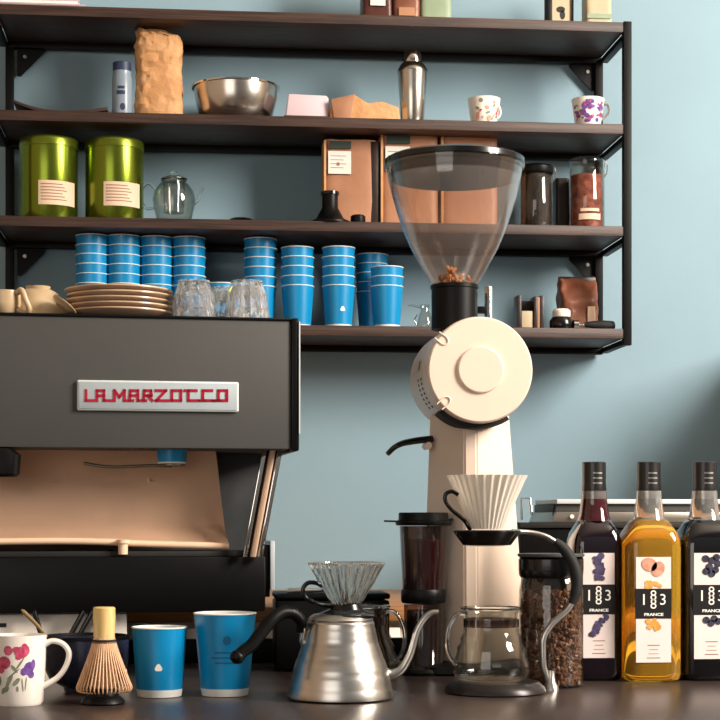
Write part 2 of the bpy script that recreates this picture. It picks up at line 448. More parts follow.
# two big cups in front
f = frc(159.5, 698.5, 22)
make_cup(f, 27.3 * f.m, 22.3 * f.m, f.z(627.5), 'shorter blue paper cup with white drop mark, between whisk and taller cup', band=.0115)
f = frc(225, 697.5, 22.5); fbig = f
t = make_cup(f, 31 * f.m, 23.5 * f.m, f.z(613.5), 'taller blue paper cup with faint dark print, touching the kettle handle', logo=False, band=.0115)
rt_, rb_, h_ = 31 * f.m, 23.5 * f.m, f.z(613.5); rf = lambda z: rb_ + (rt_ - rb_) * z / h_
b = BM(); wrap_disc(b, rf, .05, .083, .006, .007)
for i, w in enumerate((.020, .026, .020)): wrap_rect(b, rf, .05 - w / .044 / 1, .05 + w / .044, .064 - i * .0075, .0665 - i * .0075, n=14)
obj('print', b, M['cupprint'], t)

# nested stacks on the bottom shelf
cupk = mpp(.1, 3.74)
RT, RB, CHT, PIT = 16.4 * cupk, 13.0 * cupk, .0925, .0211
stacks = [  # px, Y, count, dz, words
    (92.5, 3.75, 6, 'leftmost stack above the plates'), (124, 3.75, 6, 'second stack from the left above the plates'),
    (156.5, 3.76, 6, 'third stack from the left above the plates'), (189, 3.76, 6, 'stack behind the left upturned tumbler'),
    (260.5, 3.76, 6, 'tall stack beside the machine corner'), (297.5, 3.74, 5, 'stack just right of the machine corner'),
    (338.5, 3.73, 5, 'middle stack of the right cup group'), (372, 3.82, 5, 'rearmost stack near the hopper'),
    (387, 3.725, 3, 'short stack near the hopper')]
ordn = ['bottom', 'second from bottom', 'third from bottom', 'fourth from bottom', 'fifth from bottom', 'sixth from bottom']
proto = None
for px, Y, n, words in stacks:
    sc_ = 1.0
    for k in range(n):
        v = at(px, 300, Y); jx = random.uniform(-.0006, .0006)
        pos = 'top' if k == n - 1 else ordn[k]
        lab = 'blue paper cup, %s of the %s' % (pos, words)
        loc = (v.x + jx, Y + random.uniform(-.0005, .0005), Z4 + k * PIT)
        if proto is None:
            proto = make_cup(Fr(*loc), RT, RB, CHT, lab, logo=.1, group='nested paper cups on the bottom shelf')
        else:
            dup(proto, loc, random.uniform(-.2, 1.2) if k else random.choice([-.3, 2., .1]), lab)
v = at(221, 300, 3.72)
dup(proto, (v.x, 3.72, Z4), 1, 'single blue paper cup glimpsed between the two upturned glasses')
v = at(221, 300, 3.72)

# ---------------------------------------------------------------- espresso machine
mo = at(297, 400, 2.70)
f = Fr(mo.x, 2.70, CH, .07); mf = f
t = thing('espresso_machine', 'large grey espresso machine with red-lettered badge at left', 'espresso machine', f)
def pl(px, py, yl=0.): return f.p(px, py, yl)
LX = -.71
zt, zb = pl(200, 319).z, pl(200, 448.5).z
xg = pl(291, 400).x
b = BM(); box(b, LX, xg, 0, .40, zb, zt, .002); obj('body', b, M['panelgrey'], t)
b = BM(); box(b, xg, pl(299, 400).x, -.004, .402, zb - .003, zt + .004, .003); obj('side_trim', b, M['blackplastic'], t); b = BM(); box(b, LX - .012, LX, -.004, .402, zb - .003, zt + .004, .003); obj('side_trim', b, M['blackplastic'], t)
b = BM(); box(b, LX, xg, -.003, .40, zt, zt + .004, .001); obj('cup_tray', b, M['blackplastic'], t)
b = BM(); box(b, pl(298.6, 330).x, pl(299.8, 330).x, -.006, .0, pl(298, 434).z, pl(298, 322).z); obj('edge_strip', b, M['badge_rim'], t)
# badge
x0, x1, z0, z1 = pl(77, 400).x, pl(238.5, 400).x, pl(150, 411.5).z, pl(150, 381).z
b = BM(); box(b, x0, x1, -.006, 0, z0, z1, .0028, 3); bd = obj('badge', b, M['badge_rim'], t)
b = BM(); box(b, x0 + .003, x1 - .003, -.0072, -.005, z0 + .003, z1 - .003, .0006); obj('badge_face', b, M['badge'], bd)
b = BM()
def stroke(pts, w=2.7):
    for (ax, ay), (bx, by) in zip(pts, pts[1:]):
        A, B = pl(ax, ay, -.008), pl(bx, by, -.008); d = (B - A); d.y = 0
        L = d.length; d /= L; n_ = Vector((-d.z, 0, d.x)); hw = w * .5 * f.m; A2, B2 = A - d * hw * .98, B + d * hw * .98
        prism(b, [((A2 + n_ * hw).x, (A2 + n_ * hw).z), ((B2 + n_ * hw).x, (B2 + n_ * hw).z), ((B2 - n_ * hw).x, (B2 - n_ * hw).z), ((A2 - n_ * hw).x, (A2 - n_ * hw).z)], -.0082, -.007)
T, B0, MD = 390.5, 400.5, 395.6
stroke([(86, T), (86, B0), (94, B0)])                                   # L
stroke([(97, B0), (97, T), (104, T), (104, B0), (112, B0)]); stroke([(97, MD), (104, MD)])   # A with a tail
stroke([(114.5, B0), (114.5, T), (119.5, 397), (124.5, T), (124.5, B0)]) # M
stroke([(124.5, B0), (133, B0)])
stroke([(129.5, B0), (130.5, T), (138, T), (138, B0), (146, B0)]); stroke([(130.5, MD), (138, MD)])
stroke([(143.5, B0), (144.5, T), (151, T), (151.5, MD), (144.5, MD)]); stroke([(148, MD), (152.5, B0)])  # R
stroke([(156, T), (166, T), (156.5, B0), (171, B0)])                    # Z
stroke([(172, B0), (172, T), (181, T), (181, B0), (172, B0)])           # O
stroke([(196.5, T), (185, T)]); stroke([(188.5, T), (188.5, B0), (199, B0)])       # C
stroke([(212, T), (203, T), (203, B0), (216, B0)])                      # C
stroke([(218.5, B0), (218.5, T), (227, T), (227, B0), (218.5, B0)])     # O
stroke([(199, B0), (205, B0)]); stroke([(212, B0), (220, B0)])
obj('badge_lettering', b, M['red'], bd, smooth=False)
# splash panel: concave polished sheet, room reflection put into its colour
b = BM(); yb = .10; nx, nz = 24, 18; G = []
for j in range(nz + 1):
    v = j / nz; row = []
    for i in range(nx + 1):
        u = i / nx
        bulge = .022 * math.sin(PI * v) ; lip = -.03 * max(0, (.16 - v) / .16)
        px_r = 214 + 13 * (1 - v) ** .7
        x = LX + .02 + (pl(px_r, 500, yb).x - LX - .02) * u
        zlow = pl(100, 545, yb).z + .006 * math.sin(PI * min(1, max(0, (u - .25) / .6)))
        z = zlow + (zb + .01 - zlow) * v
        row.append(b.verts.new((x, yb + bulge + lip, z)))
    G.append(row)
for j in range(nz):
    for i in range(nx): b.faces.new((G[j][i], G[j][i+1], G[j+1][i+1], G[j+1][i]))
bmesh.ops.solidify(b, geom=b.faces[:], thickness=.004)
sp = obj('splash_panel', b, M['warmsteel'], t, ang=60)
b = BM(); xe = pl(228.5, 540, yb - .03).x
tube(b, [(LX + .02, yb - .034, pl(100, 543, yb).z), (pl(60, 543, yb).x, yb - .034, pl(60, 541, yb - .03).z), (pl(150, 543, yb).x, yb - .034, pl(150, 544, yb - .03).z), (xe, yb - .034, pl(228, 546, yb - .03).z)], .0055); obj('panel_lip', b, M['warmsteel'], sp)
# dark inner side panel and deck
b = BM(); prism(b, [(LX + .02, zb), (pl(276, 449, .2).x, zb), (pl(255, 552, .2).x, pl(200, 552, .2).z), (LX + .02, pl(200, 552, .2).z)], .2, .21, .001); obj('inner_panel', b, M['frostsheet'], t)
xt = pl(265.5, 580, .05).x
b = BM(); box(b, LX + .03, xt, .05, .36, pl(200, 612, .05).z, pl(200, 556.5, .05).z, .003); obj('drip_tray', b, M['blackplastic'], t)
b = BM(); box(b, LX + .035, xt - .004, .06, .35, pl(200, 556.5, .05).z, pl(200, 551, .06).z, .001); obj('tray_grate', b, M['rubber'], t)
# slanted chrome struts
def strut(x0, x1, w, yl, m, name='strut'):
    b = BM(); A0, A1, B0_, B1 = pl(x0, 449, yl), pl(x0 + w, 449, yl), pl(x1, 557, yl), pl(x1 + w, 557, yl)
    prism(b, [(A0.x, A0.z), (A1.x, A1.z), (B1.x, B1.z), (B0_.x, B0_.z)], yl, yl + .012, .0008); obj(name, b, m, t)
strut(263, 243, 4, .03, M['chrome']); strut(270.5, 250.5, 5.5, .05, M['warmsteel']); strut(278.5, 258, 4.6, .03, M['chrome'])
strut(266, 246, 16, .07, M['blackplastic'], 'strut_backing')
# rear frame visible right of the tray
b = BM(); A, Bb = pl(262, 545, .22), pl(270, 597, .22); box(b, A.x, Bb.x, .22, .34, Bb.z, A.z, .002); obj('rear_leg_cover', b, M['blackplastic'], t)
b = BM(); A, Bb = pl(270, 541, .22), pl(274.5, 590, .22); box(b, A.x, Bb.x, .215, .30, Bb.z, A.z, .001); obj('rear_trim', b, M['badge_rim'], t)
# tap stub on deck
b = BM(); A = pl(122.5, 554, .08); lathe(b, [(0, A.z), (.0075, A.z), (.0078, A.z + .017), (.0105, A.z + .0175), (.0105, A.z + .023), (.005, A.z + .024), (0, A.z + .0235)], 20, A.x, .055); obj('tap_stub', b, M['warmsteel'], t)
# portafilter handle at the left
b = BM(); A = pl(-14, 462, -.01); loft(b, [(A.z - .022, .045, .02, A.x, .02), (A.z - .018, .05, .024, A.x, .02), (A.z + .012, .052, .026, A.x, .02), (A.z + .022, .040, .02, A.x, .02)], 5); obj('group_head', b, M['blackplastic'], t)
# rail and cup added in place of the cup reflected in the panel
zr = pl(172, 464, .065).z
b = BM(); tube(b, [(pl(84, 467, .08).x, .085, zr + .001), (pl(110, 466, .08).x, .075, zr - .005), (pl(150, 464, .06).x, .065, zr - .003), (pl(172, 464, .06).x, .065, zr - .003)], .0025)
A = pl(172, 464, .065); lathe(b, [(0, zr - .003), (.021, zr - .003), (.021, zr - .0002), (0, zr - .0002)], 30, A.x, .065); tube(b, [(A.x, .065, zr - .0025), (A.x, .12, zr - .0025)], .002); obj('reflection_rail', b, M['ledge'], t)
# legs
for px, yl in ((104, .05), (238, .09), (-90, .045), (-40, .31), (238, .31)):
    A = pl(px, 612, .09); zz = A.z + .01
    b = BM(); lathe(b, [(0, 0), (.019, 0), (.021, .004), (.016, .012), (.013, .03), (.011, zz), (0, zz)], 24, A.x, yl); obj('leg', b, M['glossblack'], t)
bpy.context.view_layer.update()
w = mf.o + Vector((A.x * 0, 0, 0))
def mw(x, y, z): return Vector((mf.o.x + x * mf.c - y * mf.s, mf.o.y + x * mf.s + y * mf.c, mf.o.z + z))
A = pl(172, 464, .065)
l_ = mw(A.x, .065, zr)
cc = make_cup(Fr(l_.x, l_.y, l_.z), .0262, .0228, .036, 'small blue paper cup standing in for the reflection under the espresso machine body', logo=False, band=.003)

for (x0, x1) in (((34, 611), (47, 655)), ((93, 611), (70, 652)), ((84, 611), (61, 652))):
    A, B1 = pl(*x0, .045), pl(*x1, .045); b = BM(); tube(b, [(A.x, .045, A.z), (B1.x, .045, max(.004, B1.z))], .0042, smooth=False); obj('leg_brace', b, M['glossblack'], t)
A, B1 = pl(-60, 640, .075), pl(127, 612.5, .075)
q = mw((A.x + B1.x) / 2, .075, 0); qf = Fr(q.x, q.y, CH, mf.rz)
tb = thing('storage_tray', 'white storage tray glimpsed between the legs under the espresso machine', 'tray', qf)
hw = (B1.x - A.x) / 2
b = BM(); box(b, -hw, hw, 0, .12, 0, B1.z - .001, .003); obj('body', b, M['whitecab'], tb)
b = BM(); box(b, -hw * .4, -hw * .3, -.001, .001, B1.z * .8, B1.z * .86); obj('mark', b, M['blackink'], tb)
# things on top of the machine -----------------------------------------------
topz = CH + zt + .004
def frm(px, yl, rz=0.):
    A = pl(px, 316, yl); q = mw(A.x, yl, 0); return Fr(q.x, q.y, topz, rz)
f2 = frm(119.5, .10); R = 53.5 * f2.m
pp = None
for k in range(5):
    z = topz + k * .0088
    lab = 'sand glazed plate, %s in the pile on the machine' % ['lowest', 'second from bottom', 'middle', 'second from top', 'topmost'][k]
    if pp is None:
        pp = thing('plate', lab, 'plate', Fr(f2.o.x, f2.o.y, z), 'plates piled on the espresso machine')
        b = BM(); lathe(b, [(0, .0022), (R * .62, .002), (R * .62, 0), (R * .68, 0), (R * .70, .003), (R * .93, .0085), (R, .0125), (R - .0005, .0145), (R - .003, .0148), (R * .90, .011), (R * .68, .006), (0, .0055)], 64); obj('dish', b, M['plate'], pp)
        b = BM(); lathe(b, [(R - .0012, .0122), (R + .0006, .0132), (R + .0003, .0152), (R - .0024, .0155)], 64, closed=True); obj('rim', b, M['stoneware'], pp)
    else:
        dup(pp, (f2.o.x + random.uniform(-.002, .002), f2.o.y + random.uniform(-.002, .002), z), k * .7, lab, 'plates piled on the espresso machine')
# upturned faceted tumblers
gt = None
for px, yl, lab in ((194, .06, 'upturned faceted glass tumbler on the machine, beside the plates'), (247, .05, 'upturned faceted glass tumbler on the machine, at its right corner')):
    q = frm(px, yl); hh = (316 - 278) * q.m
    if gt is None:
        gt = thing('tumbler', lab, 'glass', q, 'upturned tumblers on the espresso machine')
        r0, r1 = 22.5 * q.m, 15.5 * q.m
        rib = lambda a, tt: (1.05 if round(a / (PI / 12)) % 2 else .95) if .1 < tt < .42 or .58 < tt < .9 else 1
        b = BM(); lathe(b, [(r0 - .0005, 0), (r0, .002), (r0 * .97, hh * .25), (r0 * .93, hh * .3), (r0 * .83, hh * .7), (r1, hh * .97), (r1 - .002, hh), (0, hh), (0, hh - .006), (r1 - .005, hh - .007), (r0 * .83 - .003, hh * .65), (r0 * .93 - .0025, hh * .3), (r0 - .003, .001)], 24, rib=rib, closed=True)
        obj('bowl', b, M['ribglass'], gt, smooth=False)
        b = BM(); lathe(b, [(r1 - .003, hh), (r1 + .001, hh + .0005), (r1 + .001, hh + .003), (r1 - .003, hh + .003)], 40, closed=True); obj('foot_ring', b, M['ribglass'], gt)
        mir = gt
    else:
        dup(gt, q.o, .4, lab)
q = frm(228, .13); dup(gt, q.o, .2, 'upturned faceted glass tumbler behind the other two on the machine')
# beige stoneware pieces at the left corner
q = frm(38, .10)
t2 = thing('stoneware_bowl', 'upturned beige stoneware bowl at the left end of the machine top', 'bowl', q)
r_ = 31 * q.m; hh = 32 * q.m
b = BM(); lathe(b, [(r_, 0), (r_ * .99, .004), (r_ * .9, hh * .45), (r_ * .68, hh * .82), (r_ * .42, hh * .97), (0, hh), (0, hh - .003), (r_ * .42, hh * .9), (r_ * .66, hh * .76), (r_ * .86, hh * .42), (r_ - .004, .001)], 48, closed=True); obj('bowl_body', b, M['stoneware'], t2)
b = BM(); lathe(b, [(r_ * .38, hh * .96), (r_ * .4, hh + .003), (r_ * .34, hh + .003), (r_ * .32, hh * .96)], 40, closed=True); obj('foot_ring', b, M['stoneware'], t2)
b = BM(); lathe(b, [(r_ - .001, .0), (r_ + .002, .001), (r_ + .002, .005), (r_ - .001, .006)], 48, closed=True); obj('rim', b, M['plate'], t2)
q = frm(5, .05)
t2 = thing('stoneware_cup', 'beige stoneware cup with a thick handle beside the upturned bowl', 'cup', q)
r_ = 16 * q.m; hh = 25 * q.m
b = BM(); lathe(b, shell([(0, 0), (r_ * .6, 0), (r_ * .85, .006), (r_, hh * .5), (r_ * .96, hh)], .003), 40); obj('cup_body', b, M['stoneware'], t2)
b = BM(); tube(b, [(r_ * .8, -.014, hh * .9), (r_ * 1.1, -.020, hh * .98), (r_ * 1.35, -.022, hh * .6), (r_ * 1.55, -.02, hh * .25), (r_ * 1.3, -.012, hh * .1), (r_ * .8, -.01, hh * .25)], .0048); obj('handle', b, M['stoneware'], t2)
q = frm(62, .04)
t2 = obj('saucer', lathe(BM(), [(0, 0), (.012, 0), (.014, .002), (.022, .006), (.0225, .0075), (.014, .0045), (0, .003)], 40), M['stoneware'])
tag(t2, 'little beige saucer leaning against the upturned bowl on the machine', 'saucer', q); t2.rotation_euler = (0, math.radians(38), .3); t2.location.z += .0138; t2.location.x -= .0

# ---------------------------------------------------------------- grinder
gx = at(470, 500, 2.84)
f = Fr(gx.x, 2.84, CH, 0)
t = thing('coffee_grinder', 'tall cream shop coffee grinder with round motor drum and clear hopper', 'grinder', f)
# column (faceted, flared)
def ringpts(py, pts): return [f.p(px, py, yl) for px, yl in pts]
top = ringpts(414, [(430, .055), (464, -.035), (477, -.038), (509, .045), (505, .10), (436, .10)])
bot = ringpts(668, [(421, .065), (465, -.055), (478, -.058), (527, .055), (524, .12), (430, .12)])
b = BM(); va = [b.verts.new(p) for p in top]; vb = [b.verts.new(p) for p in bot]
for v in va: v.co.z = top[0].z
for v in vb: v.co.z = .018
b.faces.new(va); b.faces.new(vb[::-1])
for i in range(6): b.faces.new((va[i], vb[i], vb[(i+1) % 6], va[(i+1) % 6]))
bmesh.ops.recalc_face_normals(b, faces=b.faces)
bmesh.ops.bevel(b, geom=[e for e in b.edges], offset=.003, segments=2, affect='EDGES'); obj('column', b, M['cream_metal'], t, ang=20)
b = BM(); loft(b, [(0, .088, .095, .0, .02), (.004, .092, .1, .0, .02), (.014, .09, .098, .0, .02), (.019, .082, .09, .0, .02)], 5, 48); obj('base', b, M['blackplastic'], t)
# collar between drum and column
Dc = f.p(480, 370, -.085); DR = 53.5 * (mpp(gx.x, 2.84 - .085)); zc_ = Dc.z; 
b = BM(); pts = []
for i in range(25):
    a = math.radians(227 + 76 * i / 24); pts.append((Dc.x + (DR + .007) * math.cos(a) , zc_ + (DR + .008) * math.sin(a)))
for i in range(25):
    a = math.radians(303 - 76 * i / 24); pts.append((Dc.x + (DR - .004) * math.cos(a), zc_ + (DR - .004) * math.sin(a)))
prism(b, pts, -.07, -.01); obj('drum_cradle', b, M['rubber'], t)
# drum
b = BM(); ycyl(b, Dc.x, zc_, [(0, .15), (DR * .86, .15), (DR * .97, .144), (DR, .13), (DR, -.03), (DR * .992, -.031), (DR * .992, -.034), (DR * 1.0, -.035), (DR * 1.0, -.083), (DR * .985, -.088), (DR * .96, -.09), (DR * .445, -.09), (DR * .44, -.0915), (DR * .43, -.094), (DR * .41, -.095), (0, -.095)], 96)
dr = obj('motor_drum', b, M['cream_metal'], t, ang=25)
for a in (142, 222):
    a = math.radians(a); x, z = Dc.x + DR * .86 * math.cos(a), zc_ + DR * .86 * math.sin(a)
    u = Vector((math.cos(a), 0, math.sin(a))); v = Vector((-math.sin(a), 0, math.cos(a))); P = Vector((x, -.091, z))
    b = BM(); tube(b, [P + u * .016 + v * .006, P + v * .0065, P - u * .006, P - v * .0065, P + u * .016 - v * .006], .0012, 8); obj('clip', b, M['cream_metal'], dr)
b = BM()
for ra in range(2):
    for k in range(7):
        a = math.radians(186 + k * 5.5); y = -.01 + ra * .035
        x, z = Dc.x + DR * math.cos(a), zc_ + DR * math.sin(a)
        ycyl_r = .0022
        u = Vector((math.cos(a), 0, math.sin(a))); v = Vector((-math.sin(a), 0, math.cos(a)))
        c0 = Vector((x, y, z)) + u * .0004; L = []
        for i in range(8):
            q_ = 2 * PI * i / 8; L.append(b.verts.new(c0 + v * math.cos(q_) * .0026 + Vector((0, 1, 0)) * math.sin(q_) * .009))
        b.faces.new(L)
obj('vent_holes', b, M['blackink'], dr, smooth=False)
b = BM(); a = math.radians(170); u = Vector((math.cos(a), 0, math.sin(a))); v = Vector((-math.sin(a), 0, math.cos(a))); c0 = Vector((Dc.x, .015, zc_)) + u * (DR + .0005)
b.faces.new([b.verts.new(c0 + v * i + Vector((0, j, 0))) for i, j in ((-.008, -.006), (.008, -.006), (.008, .006), (-.008, .006))]); obj('nameplate', b, M['blackink'], dr, smooth=False)
# hopper
hx = f.p(454.5, 300, .01).x
hm = mpp(gx.x, 2.85)
def hz(py): return H + (HZ - py) * hm - f.o.z
b = BM(); lathe(b, [(0, hz(330)), (23 * hm, hz(330)), (23 * hm, hz(290)), (24 * hm, hz(289)), (24 * hm, hz(286)), (22 * hm, hz(285)), (17 * hm, hz(285)), (17 * hm, hz(300)), (0, hz(300))], 48, hx, .01); obj('hopper_collar', b, M['blackplastic'], t)
hp = [(20, 288), (25, 282), (34, 266), (43, 250), (51, 232), (57, 214), (62, 197), (65.5, 183), (67.5, 171), (68.5, 165)]
prof = [(r * hm, hz(y)) for r, y in hp]
inn = [(r - .0025, z) for r, z in prof]
b = BM(); lathe(b, prof + inn[::-1], 72, hx, .01, closed=True); hop = obj('hopper', b, M['hopper'], t, ang=80)
b = BM(); r_ = 69.3 * hm; lathe(b, [(0, hz(179)), (r_ - .0085, hz(179)), (r_ - .0065, hz(177)), (r_ - .0045, hz(167)), (r_ - .0006, hz(167)), (r_ + .001, hz(166)), (r_ + .001, hz(161)), (r_ - .005, hz(159)), (0, hz(158.5))], 72, hx, .01); obj('hopper_lid', b, M['glossblack'], t)
b = BM(); lathe(b, [(r_ - .0042, hz(171)), (r_ - .0015, hz(171)), (r_ + .0012, hz(168.5)), (r_ + .0012, hz(166.5)), (r_ - .002, hz(166.5))], 72, hx, .01, closed=True); obj('hopper_rim', b, M['jarglass'], t)
# chute lever beside the collar
A = f.p(488.5, 300, .03)
b = BM(); lathe(b, [(0, hz(330)), (4.2 * hm, hz(330)), (4.2 * hm, hz(286)), (3.4 * hm, hz(284.5)), (0, hz(284.5))], 24, A.x, .03); obj('release_pin', b, M['chrome'], t)
b = BM(); box(b, hx + 22 * hm, A.x, .024, .036, hz(312), hz(305), .001); obj('pin_bracket', b, M['blackplastic'], t)
# side lever
b = BM(); A = [f.p(px, py, yl) for px, py, yl in ((432, 439, .03), (418, 440.5, .02), (404, 443, .01), (395, 447, .0), (387.5, 454, -.005))]
tube(b, A, [.0062, .0058, .0052, .0048, .0042]); obj('side_lever', b, M['glossblack'], t)
b = BM(); A = f.p(427, 446, .04); ycyl(b, A.x, A.z, [(0, .02), (.006, .02), (.006, .06), (0, .06)], 20); obj('lever_pivot', b, M['cream_metal'], t)
# beans in the hopper throat
def beans(fr_xy, r, z0, z1, n, bm, sz_=.0052, rmin=.0):
    for _ in range(n):
        a = random.uniform(0, 2 * PI); z = random.uniform(z0, z1); rr = r * (1 - random.random() ** 2 * (1 - rmin)) if callable(r) is False else r(z) * (1 - random.random() ** 2 * (1 - rmin))
        c = Vector((fr_xy[0] + rr * math.cos(a), fr_xy[1] + rr * math.sin(a), z))
        e = random.uniform(.85, 1.1) * sz_
        from mathutils import Euler
        R_ = Euler((random.uniform(0, 6), random.uniform(0, 6), random.uniform(0, 6))).to_matrix()
        L = []
        for th in range(1, 4):
            ph = PI * th / 4
            L.append([bm.verts.new(c + R_ @ Vector((math.cos(ph) * e, math.sin(ph) * math.cos(2*PI*j/6) * e * .68, math.sin(ph) * math.sin(2*PI*j/6) * e * .5))) for j in range(6)])
        p0, p1 = bm.verts.new(c + R_ @ Vector((e, 0, 0))), bm.verts.new(c + R_ @ Vector((-e, 0, 0)))
        for j in range(6):
            k = (j + 1) % 6
            bm.faces.new((p0, L[0][j], L[0][k])); bm.faces.new((p1, L[2][k], L[2][j]))
            for q_ in range(2): bm.faces.new((L[q_][j], L[q_+1][j], L[q_+1][k], L[q_][k]))
b = BM(); beans((0, 0), 15 * hm, 0, .016, 60, b, rmin=0.)
for k in range(10): beans((-.006, -.004), .008, .014 + k * .0012, .018 + k * .0014, 2, b)
o = obj('coffee_beans', b, M['beanlight']); tag(o, 'few light roasted beans at the bottom of the grinder hopper', 'coffee beans', Fr(f.o.x + hx, f.o.y + .01, f.o.z + hz(286)), kind='stuff')

# ---------------------------------------------------------------- smoked canister
f = frc(423.5, 676, 20)
t = thing('brewing_canister', 'tall smoked black plastic canister with flat lid left of the grinder', 'canister', f)
P = f.prof
b = BM(); lathe(b, P([(0, 676), (22, 676), (23, 672), (22, 668), (19, 664), (19.5, 604), (0, 604)]), 48); obj('lower_cup', b, M['smoke'], t)
b = BM(); lathe(b, P([(0, 680 - 4), (25, 676), (26, 671), (24, 668), (0, 667)]), 48); obj('base', b, M['blackplastic'], t)
b = BM(); lathe(b, P([(0, 603), (21, 603), (22.5, 601), (22.5, 591), (21.5, 589), (0, 589)]), 48); obj('middle_collar', b, M['blackplastic'], t)
pr = P([(21, 589), (22.5, 560), (24, 526)]); b = BM(); lathe(b, pr + [(r - .002, z) for r, z in pr[::-1]], 48, closed=True); obj('upper_tube', b, M['smoke'], t)
pr = P([(0, 590), (17.5, 590), (18, 545), (17, 540), (0, 539)]); b = BM(); lathe(b, pr, 40, .004); obj('plunger', b, mat('wine_red_plastic', '#8a2c3c', .3, var=.1), t)
pr = P([(0, 666), (16, 666), (16.5, 610), (0, 609)]); b = BM(); lathe(b, pr, 40); obj('inner_core', b, M['darkfill'], t)
b = BM(); lathe(b, P([(0, 525.5), (27, 525.5), (28, 524), (28, 521), (25, 520), (25, 513.5), (24, 512.5), (0, 512.5)]), 48); obj('lid', b, M['blackplastic'], t)
b = BM(); tube(b, [f.p(384, 521, 0), f.p(400, 521.5, -.005)], .0016, smooth=False); tube(b, [f.p(444, 520, 0), f.p(453, 519.5, 0)], .0022, smooth=False); obj('lid_tab', b, M['glossblack'], t)
b = BM(); A0, A1 = f.p(436.5, 600, -.022), f.p(439, 528, -.022); box(b, A0.x, A1.x, -.034, -.03, f.z(600), f.z(528), .0006); obj('refracted_streak', b, M['jarglass'], t)  # strip stands in for the pale streak refracted through the tube

# ---------------------------------------------------------------- kettle
f = frc(340.5, 704, 51)
t = thing('pour_over_kettle', 'brushed steel gooseneck kettle with black handle and ringed sides', 'kettle', f)
P = f.prof
kp = [(0, 704), (50, 704), (53, 702), (53.2, 699), (51.2, 693)]
for k in range(1, 25):
    u = k / 25; y = 693 - 64 * u; g = .45 if k % 6 == 0 else 0
    kp.append((51.2 - 17.2 * u + 1.1 * math.sin(u * PI * 2) - g, y))
kp += [(33.8, 629), (33.5, 627), (32, 626)]
f.m0 = f.m
zz0 = f.z(704)
def KP(l): return [(r * f.m, (f.z(y) - zz0)) for r, y in l]
b = BM(); lathe(b, KP(kp + [(31, 626), (0, 626)]), 72); obj('body', b, M['steel'], t, ang=50)
b = BM(); lathe(b, KP([(0, 626), (32.3, 626), (32.6, 624.5), (31, 622), (27, 619.5), (12, 617.5), (0, 617)]), 64); ld = obj('lid', b, M['steel'], t)
b = BM(); lathe(b, KP([(0, 617.2), (4, 617.2), (4.5, 614), (3, 612.5), (0, 612)]), 20); obj('knob', b, M['chrome'], ld)
b = BM(); K = lambda px, py, yl=0.: Vector((f.p(px, py, yl).x, yl, f.p(px, py, yl).z - zz0))
tube(b, [K(381, 677), K(391, 680), K(401, 675), K(409, 662), (K(413, 650)), K(417, 636), K(424, 624), K(431, 618.5), K(438.5, 617.5)], [.0095, .0078, .0066, .0058, .0052, .0048, .0044, .0042, .004], 16); obj('spout', b, M['steel'], t)
b = BM(); tube(b, [K(306, 655, -.0), K(302, 646, -.004), K(303.5, 635, -.008), K(300, 626, -.012)], [.0045, .0042, .004, .0042], flat=1.6); obj('handle_bracket', b, M['chrome'], t)
b = BM(); tube(b, [K(300, 637, -.008), K(301, 627, -.012), K(294, 619.5, -.016), K(283, 618, -.022), K(272, 625, -.03), K(262, 637, -.036), K(252, 650, -.042), K(243, 657, -.046), K(238.5, 662, -.048)], [.0065, .0078, .0088, .0094, .0096, .0094, .009, .0088, .009], 18); hd = obj('handle', b, M['blackplastic'], t)
b = BM(); A = K(237.5, 662.5, -.048)
lathe(b, [(0, A.z - .010), (.006, A.z - .009), (.0105, A.z - .003), (.0105, A.z + .003), (.006, A.z + .009), (0, A.z + .010)], 20, A.x, -.048); obj('handle_tip', b, M['blackplastic'], hd)
# glass dripper on kettle
lidtop = f.o.z + (f.z(617) - zz0)
f3 = Fr(f.o.x + 6 * f.m, f.o.y, lidtop + .0005, 0)
t = thing('glass_dripper', 'ribbed clear glass coffee dripper sitting on the steel kettle lid', 'dripper', f3)
P = lambda l: [(r * f3.m, f3.z(y)) for r, y in l]
def cone(l, th, ribs, amp, tw, seg=120):
    bm = BM(); pr = P(l); n0 = len(pr)
    inn = [(r - th, z) for r, z in pr[::-1]]
    def rib(a, tt):
        u = tt * (2 * n0 - 1); 
        if u <= n0 - 1: return 1 + amp * math.cos(ribs * a + tw * (u / (n0 - 1)))
        return 1 + amp * .8 * math.cos(ribs * a * 1.0 - tw * (1 - (u - n0) / (n0 - 1)))
    lathe(bm, pr + inn, seg, rib=rib, closed=True); return bm
b = cone([(13, 606), (17, 600), (22, 591), (27, 583), (31, 575), (35, 568), (37, 565), (37.5, 563)], .0028, 26, .035, 2.2); obj('cone', b, M['glass'], t, ang=50)
b = BM(); lathe(b, P([(37.3, 564.5), (38.8, 563.6), (38.6, 562.2), (36, 562.2), (35.6, 564)]), 72, closed=True); obj('rim', b, M['ribglass'], t)
b = BM(); lathe(b, P([(9, 616.8), (28, 616.8), (29, 615), (27, 613), (17, 609), (15, 604), (12, 604), (10, 610)]), 56, closed=True); obj('holder', b, M['glossblack'], t)
b = BM(); tube(b, [f3.p(332, 606, 0), f3.p(318, 604, -.01), f3.p(306, 598, -.012), f3.p(303, 589, -.012), f3.p(308, 583, -.012), f3.p(316, 583, -.012), f3.p(322, 586, -.01)], .0032); obj('handle', b, M['glossblack'], t)

